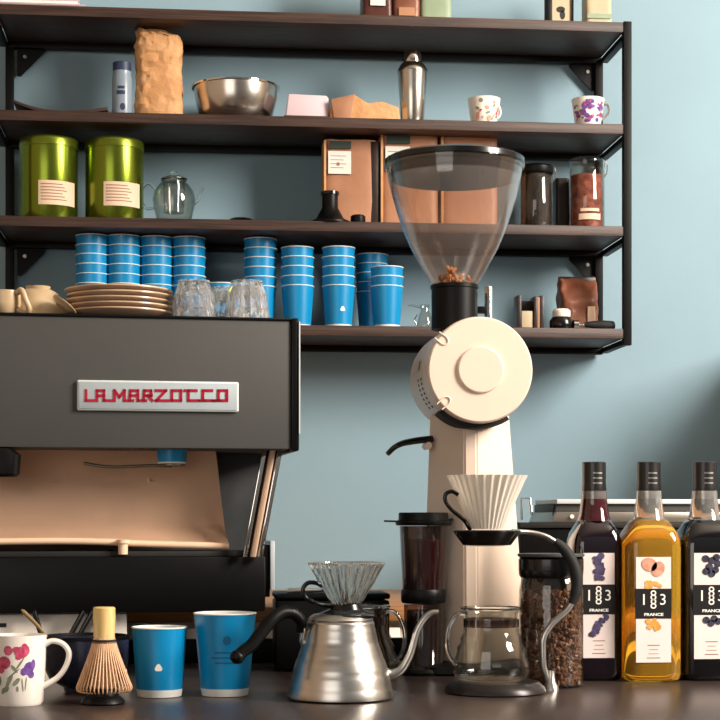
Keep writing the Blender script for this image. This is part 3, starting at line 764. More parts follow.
# glass server behind the kettle (only its handle shows)
def make_server(fr, label, side, ysc=1.0, hb=72):
    t = thing('glass_server', label, 'glass server', fr)
    b0 = fr.z(0) ; m = fr.m
    pr = [(0, 0), (27, 0), (35, 2), (38.5, 9), (38, 18), (34.5, 29), (34.5, 33), (31, 38), (31, 42), (28, 48), (27.5, 56), (26, 62), (26.5, 67), (29, 72)]
    pr = [(r * m, z * m) for r, z in pr]
    b = BM(); lathe(b, pr + [(max(0, r - .0022), z + (.0022 if i < 3 else 0)) for i, (r, z) in reversed(list(enumerate(pr)))], 56); obj('bowl', b, M['jarglass'], t, ang=60)
    b = BM(); lathe(b, [(29 * m, 71 * m), (30.5 * m, 71.5 * m), (30.5 * m, 73.5 * m), (28.5 * m, 73.8 * m), (27.5 * m, 72 * m)], 56, closed=True); obj('rim', b, M['glass'], t)
    b = BM(); lathe(b, [(27.9 * m, 54 * m), (27.9 * m, 62 * m), (26.9 * m, 62 * m), (26.9 * m, 54 * m)], 56, closed=True); obj('neck_reflection', b, M['smoke'], t)  # dark ring stands in for a reflection on the glass neck
    s = side
    b = BM(); tube(b, [(s * 25 * m, 0, 66 * m), (s * 34 * m, 0, 67 * m), (s * 42 * m, 0, 56 * m), (s * 45 * m, 0, 42 * m), (s * 43 * m, 0, 27 * m), (s * 36 * m, 0, 16 * m)], .0032, 14); obj('handle', b, M['glass'], t)
    return t
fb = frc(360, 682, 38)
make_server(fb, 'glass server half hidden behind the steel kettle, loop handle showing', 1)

# black knock box
f = frc(333, 672, 0); f = Fr(f.o.x, f.o.y + .06, CH)
t = thing('knock_box', 'squat black box behind the steel kettle with a spoon on top', 'box', f)
hw = 56 * f.m; zt_ = f.z(592)
b = BM(); box(b, -hw, hw, -.06, .06, .004, zt_ - .012, .004); obj('body', b, M['blackplastic'], t)
b = BM(); box(b, -hw - .001, hw + .001, -.062, .062, zt_ - .010, zt_, .004); obj('lid', b, M['blackplastic'], t)
for i in (-1, 1):
    for j in (-1, 1):
        b = BM(); lathe(b, [(0, 0), (.008, 0), (.008, .006), (0, .006)], 16, i * (hw - .012), j * .045); obj('foot', b, M['rubber'], t)
q = Fr(f.o.x, f.o.y, f.o.z + zt_ + .003)
t = thing('coffee_spoon', 'steel spoon lying on the black box behind the kettle', 'spoon', q)
b = BM(); A = q.p(287, 588.5, -.03); tube(b, [(A.x, -.035, 0), (A.x + .02, -.034, .001), (A.x + .06, -.03, .001)], [.0045, .005, .0028], flat=.8); obj('handle', b, M['steel'], t)
b = BM(); loft(b, [(-.002, .004, .003, A.x + .075, -.03), (.0, .015, .010, A.x + .075, -.03), (.003, .018, .012, A.x + .075, -.03)], 2, 24); obj('bowl', b, M['chrome'], t)

# ---------------------------------------------------------------- dripper stand
f = frc(495, 697.5, 50)
t = thing('dripper_stand', 'black pour-over stand with curved steel arm and round base', 'dripper stand', f)
P = f.prof
b = BM(); lathe(b, [(0, 0), (49.5 * f.m, 0), (51 * f.m, .002), (50 * f.m, .008), (44 * f.m, .0165), (41 * f.m, .0175), (0, .0175)], 64); obj('base', b, mat('satin_black_metal', '#2a2626', .3, metal=.4, var=.05), t)
A = [f.p(*p) for p in ((550, 684, .02), (544, 668, .02), (543, 650, .02), (544, 637, .02), (552, 624, .02), (566, 611, .02), (573, 601, .02))]
b = BM(); tube(b, A, .0048, 14); obj('arm', b, M['steel'], t)
b = BM(); A0 = f.p(551, 690, .02); lathe(b, [(0, 0), (.0125, 0), (.0115, .006), (.007, .014), (.0052, .03), (0, .03)], 24, A0.x, .02); obj('arm_foot', b, M['steel'], t)
b = BM(); box(b, .06, A0.x, .012, .028, 0, .006, .002); obj('base_link', b, M['blackplastic'], t)
A = [f.p(*p) for p in ((572, 604, .02), (576, 592, .02), (576.5, 577, .02), (572, 562, .02), (564, 549, .02), (555, 541, .02))]
b = BM(); tube(b, A, [.006, .0085, .0092, .0092, .0085, .006], 16); obj('grip', b, M['rubber'], t)
A = [f.p(*p) for p in ((556, 542, .02), (545, 536, .02), (530, 532.5, .02), (512, 531.5, .015))]
b = BM(); tube(b, A, .004, 14); obj('upper_arm', b, M['steel'], t)
A = f.p(487, 540, 0); m_ = f.m
b = BM(); lathe(b, [(17 * m_, f.z(546)), (24 * m_, f.z(545)), (27 * m_, f.z(541)), (33 * m_, f.z(533)), (34 * m_, f.z(531)), (32.5 * m_, f.z(530)), (19 * m_, f.z(532)), (17 * m_, f.z(536))], 64, A.x, 0, closed=True); obj('holder_ring', b, M['glossblack'], t)
ringz = f.o.z + f.z(530.5)
f4 = Fr(f.o.x + A.x, f.o.y, ringz, 0); f3 = f4
t = thing('milky_dripper', 'cream ribbed dripper held in the stand, in front of the grinder', 'dripper', f4)
P = lambda l: [(r * f4.m, f4.z(y)) for r, y in l]
b = cone([(16.5, 529), (19, 522), (23, 512), (28, 500), (32.5, 490), (36.5, 481), (39.5, 475.5)], .003, 30, .04, -1.6, 240); obj('cone', b, M['whiteglass'], t, ang=50)
b = BM(); tube(b, [f4.p(470, 529.5, -.006), f4.p(464, 520, -.014), f4.p(452, 510, -.016), f4.p(445.5, 501, -.016), f4.p(446, 494, -.016), f4.p(452, 491.5, -.016), f4.p(458, 494.5, -.014)], .0031); obj('handle', b, M['glossblack'], t)
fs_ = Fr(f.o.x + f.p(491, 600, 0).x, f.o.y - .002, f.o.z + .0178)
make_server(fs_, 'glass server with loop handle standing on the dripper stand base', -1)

# ---------------------------------------------------------------- bean jar
f = frc(551, 689, 32)
t = thing('bean_jar', 'glass jar of coffee beans with black lid, beside the syrup bottles', 'jar', f)
P = f.prof; z0_ = f.z(689)
J = lambda l: [(r * f.m, max(0, f.z(y) - z0_) if r == 0 or y > 680 else f.z(y)) for r, y in l]
pr = [(0, 0), (29 * f.m, 0), (32 * f.m, .003), (32.3 * f.m, f.z(640)), (32 * f.m, f.z(590)), (30 * f.m, f.z(580)), (29 * f.m, f.z(577))]
b = BM(); lathe(b, pr + [(max(0, r - .002), z + (.002 if i < 3 else 0)) for i, (r, z) in reversed(list(enumerate(pr)))], 64); obj('glass_body', b, M['jarglass'], t)
b = BM(); lathe(b, [(r * f.m, f.z(y)) for r, y in ((0, 577), (31, 577), (32, 575), (32.5, 569), (32.5, 559), (30, 556.5), (0, 556.5))], 64); obj('lid', b, M['glossblack'], t)
b = BM(); lathe(b, [(r * f.m, f.z(y)) for r, y in ((0, 556.5), (33, 556.5), (33.5, 554.8), (33, 553.5), (0, 553.5))], 64); obj('lid_top', b, M['panelgrey'], t)
b = BM(); rj = 30 * f.m - .003
beans((0, 0), rj, .006, f.z(597), 2600, b, .0056, rmin=.8); beans((0, 0), rj * .95, f.z(600), f.z(592), 260, b, .0056)
lathe(b, [(0, .003), (rj * .88, .003), (rj * .88, f.z(600)), (0, f.z(597))], 32)
o = obj('coffee_beans', b, M['beans']); tag(o, 'dark roasted beans filling the jar beside the bottles', 'coffee beans', f, kind='stuff')

# ---------------------------------------------------------------- syrup bottles
def bottle(px, pyb, capx, label, body_m, neck_m, fruit, fm, fm2, capt=462, lvl=500, lx=None, ly=(553, 658), w=28.2):
    f = frc(px, pyb, w)
    t = thing('syrup_bottle', label, 'bottle', f, 'syrup bottles at the right end of the counter')
    m = f.m; Z = lambda y: f.z(y) - (f.z(pyb) if f.z(pyb) < 0 else 0)
    zt_ = f.z(capt)
    rg = [(0, 24, 24), (.003, 27, 27), (.012, 28.2, 28.2), (f.z(548), 28.4, 28.4), (f.z(540), 27.8, 27.8), (f.z(533), 25.5, 25.5), (f.z(526), 21, 21), (f.z(520), 17, 17)]
    b = BM(); loft(b, [(z, a * m * w / 28.2, c * m * w / 28.2) for z, a, c in rg], 4.5, 56); obj('body', b, body_m, t, ang=60)
    b = BM(); lathe(b, [(0, f.z(521)), (17.2 * m, f.z(521)), (15 * m, f.z(514)), (13.6 * m, f.z(505)), (12.6 * m, f.z(498)), (12.2 * m, f.z(491)), (0, f.z(491))], 40); nk = obj('neck', b, neck_m, t, ang=60)
    b = BM(); lathe(b, [(12.6 * m, f.z(499)), (12.9 * m, f.z(499)), (12.5 * m, f.z(491)), (12.2 * m, f.z(491))], 40, closed=True); obj('neck_seal', b, M['neckclear'], nk)
    b = BM(); lathe(b, [(0, f.z(491)), (12 * m, f.z(491)), (12.2 * m, f.z(489)), (11.8 * m, f.z(484)), (11.8 * m, zt_ - .001), (11 * m, zt_), (0, zt_)], 40); cp = obj('cap', b, M['cap'], t)
    b = BM()
    for k in range(3): wrap_rect(b, lambda z: 11.9 * m, -.3, .5, f.z(474 + k * 5), f.z(472.5 + k * 5), .0002)
    obj('cap_print', b, M['screw'], cp)
    # label
    yl = -28.4 * m * w / 28.2 - .0002
    x0, x1 = f.p(lx[0], 600, yl).x, f.p(lx[1], 600, yl).x
    z0, z1 = f.p(px, ly[1], yl).z, f.p(px, ly[0], yl).z
    b = BM(); box(b, x0, x1, yl - .0006, yl, z0, z1); lb = obj('label', b, M['label'], t, smooth=False)
    zs = z1 - (z1 - z0) * .30; ze = z1 - (z1 - z0) * .585; xm = (x0 + x1) / 2
    b = BM(); box(b, x0 - .0015, x1 + .0005, yl - .0009, yl - .0004, ze, zs); obj('badge', b, M['blackink'], lb, smooth=False)
    b = BM(); zc = zs - (zs - ze) * .38; y_ = yl - .0011; s = .0215
    text(b, '1', xm - .0160, y_, zc, s * 1.15, bold=.0001); text(b, '8', xm - .0005, y_, zc + .0068, s * 1.05); text(b, '8', xm - .0005, y_, zc - .0068, s * 1.05); text(b, '3', xm + .0150, y_, zc, s * 1.15)
    text(b, 'FRANCE', xm, y_, ze + .0065, .0062, sx=1.35, bold=.0002)
    obj('lettering', b, M['white'], lb, smooth=False)
    b = BM(); rr = random.Random(px)
    H_ = z1 - z0
    def blob(cx, cz, n, sx_, sz_, r): 
        for _ in range(n):
            flat_disc(b, cx + rr.uniform(-sx_, sx_), yl - .0009 - rr.random() * .0002, cz + rr.uniform(-sz_, sz_), r * rr.uniform(.7, 1.2), r * rr.uniform(.6, 1.1), n=9, rot=rr.random() * 3)
    if fruit == 'lavender':
        for k in range(7): blob(xm - .001 + k * .0004, z1 - .006 - k * .0058, 6, .0085 - .0004 * k, .003, .0040)
        obj('fruit_print', b, fm, lb, smooth=False); b = BM()
        for k in range(6): blob(xm + .010 - k * .0042, ze - .004 - k * .0055, 5, .005, .003, .0038)
    elif fruit == 'berry':
        for dx, dz in ((-.010, -.006), (0.0, -.009), (.008, -.004), (-.004, -.019), (.006, -.024), (-.009, -.026), (.010, -.014), (.0, -.03)): flat_disc(b, xm + dx, yl - .001, z1 + dz - .003, .0062, .0058, n=14)
        obj('fruit_print', b, fm, lb, smooth=False); b = BM()
        for dx, dz in ((-.009, -.008), (.004, -.006), (.011, -.010), (-.001, -.013)): flat_disc(b, xm + dx, yl - .001, ze + dz, .0060, .0056, n=14)
    else:
        flat_disc(b, xm - .007, yl - .001, z1 - .012, .0130, .0105, n=18, rot=-.4); flat_disc(b, xm + .007, yl - .001, z1 - .019, .0105, .0125, n=18, rot=-.5)
    obj('fruit_print', b, fm, lb, smooth=False)
    if fm2:
        b = BM(); blob(xm, zs + .006, 9, .012, .004, .004); obj('splash_print', b, fm2, lb, smooth=False); b = BM(); blob(xm - .001, ze - .008, 12, .009, .006, .005); obj('splash_print', b, fm2, lb, smooth=False)
    b = BM()
    for k, (ww, hh) in enumerate(((.02, .0012), (.014, .0008), (.017, .0008), (.022, .0012))):
        zz = z0 + H_ * (.16 - .04 * k); box(b, xm - ww / 2, xm + ww / 2, yl - .0009, yl - .0005, zz, zz + hh)
    obj('small_print', b, M['ink'], lb, smooth=False)
    return t
bottle(594, 681, 593.5, 'dark purple syrup bottle with lavender on its label, left of the amber one', M['syrupdark'], M['neckred'], 'lavender', M['lavender'], None, lx=(583, 614.5), ly=(553, 658), w=25.2)
bottle(648.8, 682, 646, 'amber syrup bottle with hazelnuts on its label, middle of the three', M['amber'], M['neckclear'], 'nut', M['almond'], M['amberprint'], lx=(636, 671), ly=(557, 662.5))
bottle(704.5, 681, 702, 'near-black syrup bottle with dark berries on its label, at the right edge', M['syrupblack'], M['neckclear'], 'berry', M['berry'], None, lx=(694, 729), ly=(553, 659))

# ---------------------------------------------------------------- mug, whisk, bowl, scoop
f = frc(18, 707, 27)
t = thing('floral_mug', 'white porcelain mug with red and violet flowers at the left edge', 'mug', f)
m = f.m; hh = f.z(634.5) ; r0, r1 = 25.5 * m, 28.5 * m
rf = lambda z: r0 + (r1 - r0) * max(0, min(1, z / hh))
pr = [(0, .002), (r0 * .8, .002), (r0 * .84, 0), (r0 * .93, 0), (r0, .004), (rf(hh * .5), hh * .5), (r1, hh)]
b = BM(); lathe(b, pr + [(r1 - .003, hh), (r0 - .003, .008), (0, .006)], 56); obj('body', b, M['porcelain'], t)
b = BM(); K = lambda px, py: f.p(px, py, -.004); tube(b, [K(42, 646), K(52, 641), K(63, 644), K(69, 653), K(66, 666), K(57, 678), K(42, 687)], [.0045, .0042, .004, .004, .004, .0042, .005], 14, flat=1.3); obj('handle', b, M['porcelain'], t)
def blobs(rfn, mm, lst, m_, par, name):
    b = BM()
    for x, z, rx, rz_, rot in lst:
        wrap_disc(b, rfn, x / rfn(z), z, rx, rz_, off=.0003 + random.random() * .0001, rot=rot)
    obj(name, b, m_, par)
def mugz(py): return f.z(py) + .002
def mugx(px): return (px - 18) * m
PXM = lambda l: [(math.asin(max(-.95, min(.95, mugx(px) / r1))) * r1, mugz(py), a * m, c * m, ro) for px, py, a, c, ro in l]
blobs(rf, m, PXM([(7, 662, 7, 6.5, 0), (4, 668, 4, 5, 0), (24, 652, 7, 6, 0), (19, 649, 4, 3, 0), (11, 650, 4.5, 5, .3), (29, 650, 3, 5, 0), (22, 656, 4, 3, .4), (27, 646, 3, 3, 0), (2, 660, 3, 4, 0), (-14, 658, 5, 5, 0)]), M['flowerred'], t, 'red_flowers')
blobs(rf, m, PXM([(31, 668, 5.5, 7, -.3), (35, 664, 2.5, 5, 0), (26, 671, 3, 4, 0), (33, 674, 3.5, 4, .4)]), M['flowerpurple'], t, 'violet_flower')
blobs(rf, m, PXM([(12, 680, 2, 7, -.5), (19, 681, 2.2, 5, -.7), (16, 673, .8, 9, -.9), (6, 690, 2, 3.5, -.4), (25, 684, .6, 7, .1), (28, 683, .6, 7, -.1), (1, 680, 4, 6, 0), (22, 664, 1, 8, -.6), (17, 668, 1.6, 5, .7), (9, 688, 2.5, 4, -.6), (20, 688, 1.2, 3, 0), (-4, 688, 3, 6, .5)]), M['leaf'], t, 'leaves')

f = frc(86, 695, 44)
t = thing('tea_bowl', 'midnight blue glazed tea bowl behind the bamboo whisk', 'bowl', f)
m = f.m; R0 = 43 * m; hh = f.z(636.5)
b = BM(); lathe(b, [(0, .004), (R0 * .4, .004), (R0 * .42, 0), (R0 * .5, 0), (R0 * .52, .006), (R0 * .84, .018), (R0 * .97, hh * .45), (R0, hh * .98), (R0 - .002, hh), (R0 - .005, hh * .97), (R0 * .9, hh * .45), (R0 * .5, .012), (0, .01)], 56); obj('bowl_body', b, M['bowl'], t)
b = BM(); lathe(b, [(R0 - .0055, hh - .0015), (R0 + .0008, hh - .003), (R0 + .0008, hh + .001), (R0 - .003, hh + .0022)], 56, closed=True); obj('lip', b, M['blackplastic'], t)
A = f.p(22, 613, -.01)
q = Fr(f.o.x, f.o.y, f.o.z + .012)
t = thing('tea_scoop', 'thin bamboo scoop leaning out of the blue tea bowl', 'scoop', q)
b = BM(); z_ = hh - .012 + .0045
x_l = -(R0 - .003)
tube(b, [(x_l + .045, .012, .004), (x_l, -.004, z_), (A.x + .004, -.008, A.z - .012), (A.x, -.008, A.z - .010)], [.0022, .0026, .0032, .0028], 10, k=4, flat=.6); obj('shaft', b, mat('smoked_bamboo', '#8a6f42', .5, var=.1), t)

f = frc(103, 706, 21)
t = thing('whisk_holder', 'dark glazed ceramic stand under the bamboo whisk', 'whisk stand', f)
m = f.m
b = BM(); lathe(b, [(0, 0), (20 * m, 0), (22 * m, .002), (21 * m, .006), (16 * m, .012), (15.5 * m, .018), (13 * m, .022), (0, .023)], 48); obj('foot', b, M['blackplastic'], t)
q = Fr(f.o.x + 1.2 * m, f.o.y, f.o.z + .0145); 
t = thing('bamboo_whisk', 'bamboo tea whisk standing tines down between mug and small cup', 'whisk', q)
zz = lambda py: q.z(py)
b = BM(); lathe(b, [(0, zz(607)), (9.8 * m, zz(607)), (11 * m, zz(608)), (11.2 * m, zz(618)), (10.6 * m, zz(630)), (11, zz(640)) if False else (10.4 * m, zz(641)), (0, zz(641))], 32); obj('handle', b, M['bamboo'], t)
b = BM()
for k in range(3): lathe(b, [(10.3 * m, zz(641 + k * 1.3)), (12.2 * m, zz(640.4 + k * 1.3)), (12.2 * m, zz(639.6 + k * 1.3)), (10.3 * m, zz(639 + k * 1.3))], 32, closed=True)
obj('binding', b, M['thread'], t)
b = BM()
for i in range(40):
    a = 2 * PI * i / 40; c, s_ = math.cos(a), math.sin(a)
    pth = [(r * m * c, r * m * s_, zz(y)) for r, y in ((9.8, 638), (14, 652), (20, 668), (25, 681), (27.3, 687), (26.3, 690.5), (23.5, 691.5))]
    tube(b, pth, [.0016, .0015, .0013, .0012, .0011, .0009], 6, k=3)
for i in range(28):
    a = 2 * PI * i / 28; c, s_ = math.cos(a), math.sin(a)
    tube(b, [(r * m * c, r * m * s_, zz(y)) for r, y in ((8, 640), (10, 655), (12, 672), (11, 686), (8, 690))], .0011, 5, k=2)
obj('tines', b, M['tines'], t)

# ---------------------------------------------------------------- grill behind the bottles, on the oak worktop
gy = 3.40
v = at(632, 560, gy); f = Fr(v.x, gy, BZ)
t = thing('countertop_grill', 'low black and steel countertop appliance behind the syrup bottles', 'appliance', f)
q = lambda px, py, yl=0.: f.p(px, py, yl)
xa, xb = q(520, 560).x, q(752, 560).x
b = BM(); box(b, xa, xb, 0, .28, .012, q(600, 528).z, .004); obj('body', b, M['blackplastic'], t)
b = BM(); box(b, xa - .002, xb, -.006, .28, q(600, 528).z, q(600, 522.5).z, .002); obj('tray', b, M['rubber'], t)
A0, A1, A2, A3 = q(552, 522.5), q(556, 512), q(752, 511), q(752, 522.5)
b = BM(); prism(b, [(A0.x, A0.z), (A1.x, A1.z), (A2.x, A1.z), (A3.x, A3.z)], .0, .24, .002); obj('control_panel', b, mat('pale_steel', '#9d978c', .3, metal=.8, var=.04), t)
b = BM(); box(b, q(558, 510).x, xb, .03, .24, A1.z, q(600, 504).z, .001); obj('middle_deck', b, M['panelgrey'], t)
b = BM(); box(b, q(559, 502).x, xb, .02, .24, q(600, 503.8).z, q(600, 499).z, .002); obj('top_bar', b, M['badge_rim'], t)
b = BM(); A = q(571.5, 516.5); ycyl(b, A.x, A.z, [(0, -.006), (.004, -.006), (.0045, 0)], 18); obj('dial', b, M['white'], t)
b = BM(); A = q(553, 522, .02); B1 = q(555, 504.5, .02); tube(b, [A, B1], .003, smooth=False); obj('lever', b, M['blackplastic'], t)
A, B1 = q(521.5, 520, .02), q(530, 498, .02)
b = BM(); tube(b, [(A.x, .02, A.z), (A.x, .02, B1.z), (B1.x, .02, B1.z), (B1.x + .004, .02, A.z + .01)], .0026, smooth=False); obj('wire_hoop', b, M['chrome'], t)
for i in (xa + .03, xb - .03):
    b = BM(); lathe(b, [(0, 0), (.012, 0), (.012, .013), (0, .013)], 16, i, .04); obj('foot', b, M['rubber'], t)
    b = BM(); lathe(b, [(0, 0), (.012, 0), (.012, .013), (0, .013)], 16, i, .24); obj('foot', b, M['rubber'], t)

# ---------------------------------------------------------------- top shelf (bottoms show)
def zsh(py, px, Y):
    v = at(px, py, Y); return v.z
def pouch(px0, px1, pyt, Y, z, d, m, name, label, cat='bag', top_fold=True, wob=.0022, labelpatch=None, group=None, dark_side=None, seed=1):
    cx = (px0 + px1) / 2; v = at(cx, 300, Y); f = Fr(v.x, Y, z); hw = (px1 - px0) / 2 * f.m; hh = f.z(pyt)
    t = thing(name, label, cat, f, group)
    rg = [(0, hw * .96, d)] + [(hh * k / 16, hw, max(.002, d * (1.03 - max(0, k / 16 - .45) ** 2 * 3.2))) for k in range(1, 17)] if top_fold else [(0, hw, d), (hh * .3, hw, d), (hh * .7, hw, d), (hh, hw, d * .95)]
    b = BM(); loft(b, rg, 6, 64, wob=wob, wsc=26 if wob < .004 else 45, seed=seed); obj('pouch', b, m, t, ang=60)
    return t, f, hw, hh, d
z1 = Z1
t, f, hw, hh, d = pouch(361, 391, -40, 3.73, Z1, .035, M['darkred'], 'coffee_bag', 'maroon foil bag on the top shelf, left of the darker brown one', top_fold=False, seed=3)
b = BM(); box(b, -hw * .5, hw * .5, -d - .004, -d - .002, .03, .07); obj('label_patch', b, M['paperlabel'], t)
t, f, hw, hh, d = pouch(391.5, 418, -36, 3.73, Z1, .035, M['brownbag'], 'coffee_bag', 'dark brown foil bag on the top shelf, beside the sage packet', top_fold=False, seed=4)
b = BM(); box(b, -hw * .6, hw * .6, -d - .004, -d - .002, .01, .028); obj('label_patch', b, M['kraftdark'], t)
t, f, hw, hh, d = pouch(419, 450, -30, 3.74, Z1, .03, M['olive'], 'tea_packet', 'sage green packet on the top shelf above the shaker', 'packet', top_fold=False, seed=5)
b = BM(); box(b, -hw * .8, hw * .8, -d - .004, -d - .002, .004, .012); obj('label_patch', b, M['cardcream'], t)
v = at(559, 300, 3.72); f = Fr(v.x, 3.72, Z1)
t = thing('picture_frame', 'black framed card standing on the top shelf at right', 'picture frame', f)
hw = 14.5 * f.m
b = BM(); box(b, -hw, -hw + .016, -.006, .006, 0, .09, .001); box(b, hw - .004, hw, -.006, .006, 0, .09, .001); box(b, -hw + .016, hw - .004, -.006, .006, 0, .007, .001); box(b, -hw + .016, hw - .004, -.006, .006, .083, .09); obj('frame', b, M['blackplastic'], t)
b = BM(); box(b, -hw + .014, hw - .003, 0, .003, .006, .084); pc = obj('card', b, M['cardcream'], t)
b = BM(); flat_disc(b, .008, -.0004, .03, .006, .010); flat_disc(b, .004, -.0004, .042, .010, .007); obj('print', b, M['blackink'], pc)
t, f, hw, hh, d = pouch(583, 610, -20, 3.73, Z1, .025, M['cardcream'], 'card_box', 'cream card box at the right end of the top shelf', 'box', top_fold=False, seed=8)
b = BM(); box(b, -hw * .9, hw * .9, -d - .003, -d - .0015, .02, .03); obj('print_band', b, M['olive'], t)
v = at(30, 300, 3.75); f = Fr(v.x, 3.75, Z1)
for k, (w_, m_, lb) in enumerate(((.225, 'magazine', 'lower glossy magazine lying on the top shelf at left'), (.20, 'pinkpaper', 'upper pale magazine lying on the top shelf at left'))):
    q = Fr(f.o.x - .06 + .01 * k, f.o.y - .0, Z1 + k * .0095)
    t = thing('magazine', lb, 'magazine', q)
    b = BM(); box(b, -.12, w_ - .04, -.07, .09, .0, .0015, .0004); box(b, -.12, w_ - .04, -.07, .09, .0075, .009, .0004); obj('cover', b, M['pinkpaper'], t)
    b = BM(); box(b, -.118, w_ - .043, -.068, .088, .0015, .0075); obj('pages', b, M['magazine' if k == 0 else 'white'], t)

# ---------------------------------------------------------------- second shelf
def fsh(px, Y, z): v = at(px, 300, Y); return Fr(v.x, Y, z)
# dark leather tray/leaf at left
f = fsh(62, 3.74, Z2)
t = thing('wooden_platter', 'thin dark wooden platter with turned-up ends on the second shelf', 'platter', f)
b = BM(); hw = 46 * f.m; pts = []
n = 20
for i in range(n + 1):
    u = -1 + 2 * i / n; pts.append((u * hw, .008 + .022 * u * u * (1.0 if u < 0 else .45)))
for i in range(n + 1):
    u = 1 - 2 * i / n; pts.append((u * hw, .0005 + .024 * u * u * (1.0 if u < 0 else .45)))
prism(b, pts, -.05, .05, .0008); obj('dish', b, mat('dark_stained_wood', '#3a2622', .45, var=.15, vscale=20), t)
# small bottle
f = fsh(122, 3.72, Z2)
t = thing('water_bottle', 'small frosted bottle with navy print on the second shelf beside the kraft bag', 'bottle', f)
m = f.m; hh = f.z(63)
b = BM(); lathe(b, [(0, 0), (9.5 * m, 0), (10 * m, .003), (10 * m, hh * .72), (9 * m, hh * .78), (9.4 * m, hh * .84), (0, hh * .84)], 32); obj('body', b, M['paleblue'], t)
b = BM(); lathe(b, [(0, hh * .84), (9.2 * m, hh * .84), (9.2 * m, hh * .99), (8.4 * m, hh), (0, hh)], 32); obj('cap', b, M['bluelabel'], t)
b = BM(); rf = lambda z: 10 * m
wrap_rect(b, rf, -.5, .35, hh * .4, hh * .47); wrap_rect(b, rf, -.4, .3, hh * .5, hh * .55); wrap_disc(b, rf, .1, hh * .18, .006, .008); obj('print', b, M['bluelabel'], t)
# crumpled kraft bag
f = fsh(159, 3.74, Z2)
t = thing('paper_bag', 'tall crumpled kraft paper bag standing on the second shelf', 'bag', f)
m = f.m; hh = f.z(32)
b = BM(); rg = []
for i in range(26):
    u = i / 25; w_ = 23.2 + 1.3 * math.sin(u * 9) * .5 - (1.5 if u < .06 else 0) - max(0, u - .9) * 14
    rg.append((u * hh * .93, w_ * m, w_ * m * .72))
loft(b, rg, 3.2, 72, wob=.004, wsc=75, seed=2, cap=True); obj('bag_body', b, M['kraft'], t, ang=14)
b = BM(); loft(b, [(hh * .90, 21 * m, 15 * m, 0, 0), (hh * .94, 21 * m, 15 * m, -1.5 * m, 0), (hh * .985, 17 * m, 10 * m, -6 * m, 0), (hh * 1.02, 14 * m, 5 * m, -8 * m, 0), (hh * .97, 9 * m, 4 * m, -6 * m, 0)], 3, 48, wob=.009, wsc=60, seed=9, cap=False); obj('folded_top', b, M['kraft'], t, ang=25)
# steel bowl
f = fsh(236, 3.76, Z2)
t = thing('mixing_bowl', 'polished steel mixing bowl on the second shelf', 'bowl', f)
m = f.m; hh = f.z(88)
b = BM(); lathe(b, [(0, 0), (26 * m, 0), (31 * m, .004), (37 * m, hh * .3), (41 * m, hh * .7), (42 * m, hh * .97), (41.2 * m, hh * .97), (40 * m, hh * .7), (36 * m, hh * .3), (28 * m, .006), (0, .003)], 72); obj('bowl_body', b, M['shakersteel'], t)
b = BM(); lathe(b, [(41.5 * m, hh * .95), (44 * m, hh * .96), (44 * m, hh), (41.5 * m, hh)], 72, closed=True); obj('rolled_rim', b, M['chrome'], t)
# pink paper box
f = fsh(306, 3.74, Z2)
t = thing('napkin_stack', 'pale pink paper stack on a dark tray on the second shelf', 'napkins', f)
m = f.m; z_ = f.z(99)
b = BM(); A = .012; prism(b, [(-21 * m, A), (21 * m, A), (21.5 * m, z_ - .006), (19 * m, z_), (-18 * m, z_ + .002)], -.035, .035, .002); obj('paper', b, M['pinkpaper'], t)
b = BM(); box(b, -23.5 * m, 23 * m, -.042, .042, 0, .012, .003); obj('tray', b, M['darkred'], t)
# folded kraft bag
f = fsh(362, 3.74, Z2)
t = thing('folded_paper_bag', 'flat folded kraft bag lying on the second shelf beside the shaker', 'bag', f)
m = f.m
b = BM(); P = [(-34, 2), (-32, 21), (-16, 24), (-9, 26), (4, 19), (20, 20), (34, 17), (35, 2)]
prism(b, [(x * m, z * m) for x, z in P], -.045, .04, .003)
bmesh.ops.subdivide_edges(b, edges=b.edges[:], cuts=2, use_grid_fill=True)
for v_ in b.verts: v_.co += noise.noise_vector(v_.co * 22) * .005; v_.co.z = max(.0005, v_.co.z)
obj('bag_body', b, M['kraft'], t, ang=20)
b = BM(); P = [(-33, 21), (-16, 25), (-9, 27), (-14, 2), (-30, 2)]
prism(b, [(x * m, z * m) for x, z in P], -.050, -.046, .001); obj('folded_flap', b, M['kraftdark'], t)
# cocktail shaker
f = fsh(412.5, 3.73, Z2)
t = thing('cocktail_shaker', 'polished steel cocktail shaker on the second shelf', 'shaker', f)
m = f.m; Zf = f.z
b = BM(); lathe(b, [(0, 0), (10.8 * m, 0), (11.3 * m, .002), (13.8 * m, Zf(88)), (14.9 * m, Zf(72)), (0, Zf(72))], 48); obj('tin', b, M['shakersteel'], t)
b = BM(); lathe(b, [(0, Zf(73)), (15.1 * m, Zf(73)), (15.2 * m, Zf(71)), (13.6 * m, Zf(68)), (11.6 * m, Zf(64.5)), (9.6 * m, Zf(63)), (0, Zf(63))], 48); obj('strainer_top', b, M['shakersteel'], t)
b = BM(); lathe(b, [(0, Zf(63)), (9.6 * m, Zf(63)), (9.8 * m, Zf(61)), (8.8 * m, Zf(54)), (7.4 * m, Zf(51.5)), (0, Zf(51))], 40); obj('cap', b, M['chrome'], t)
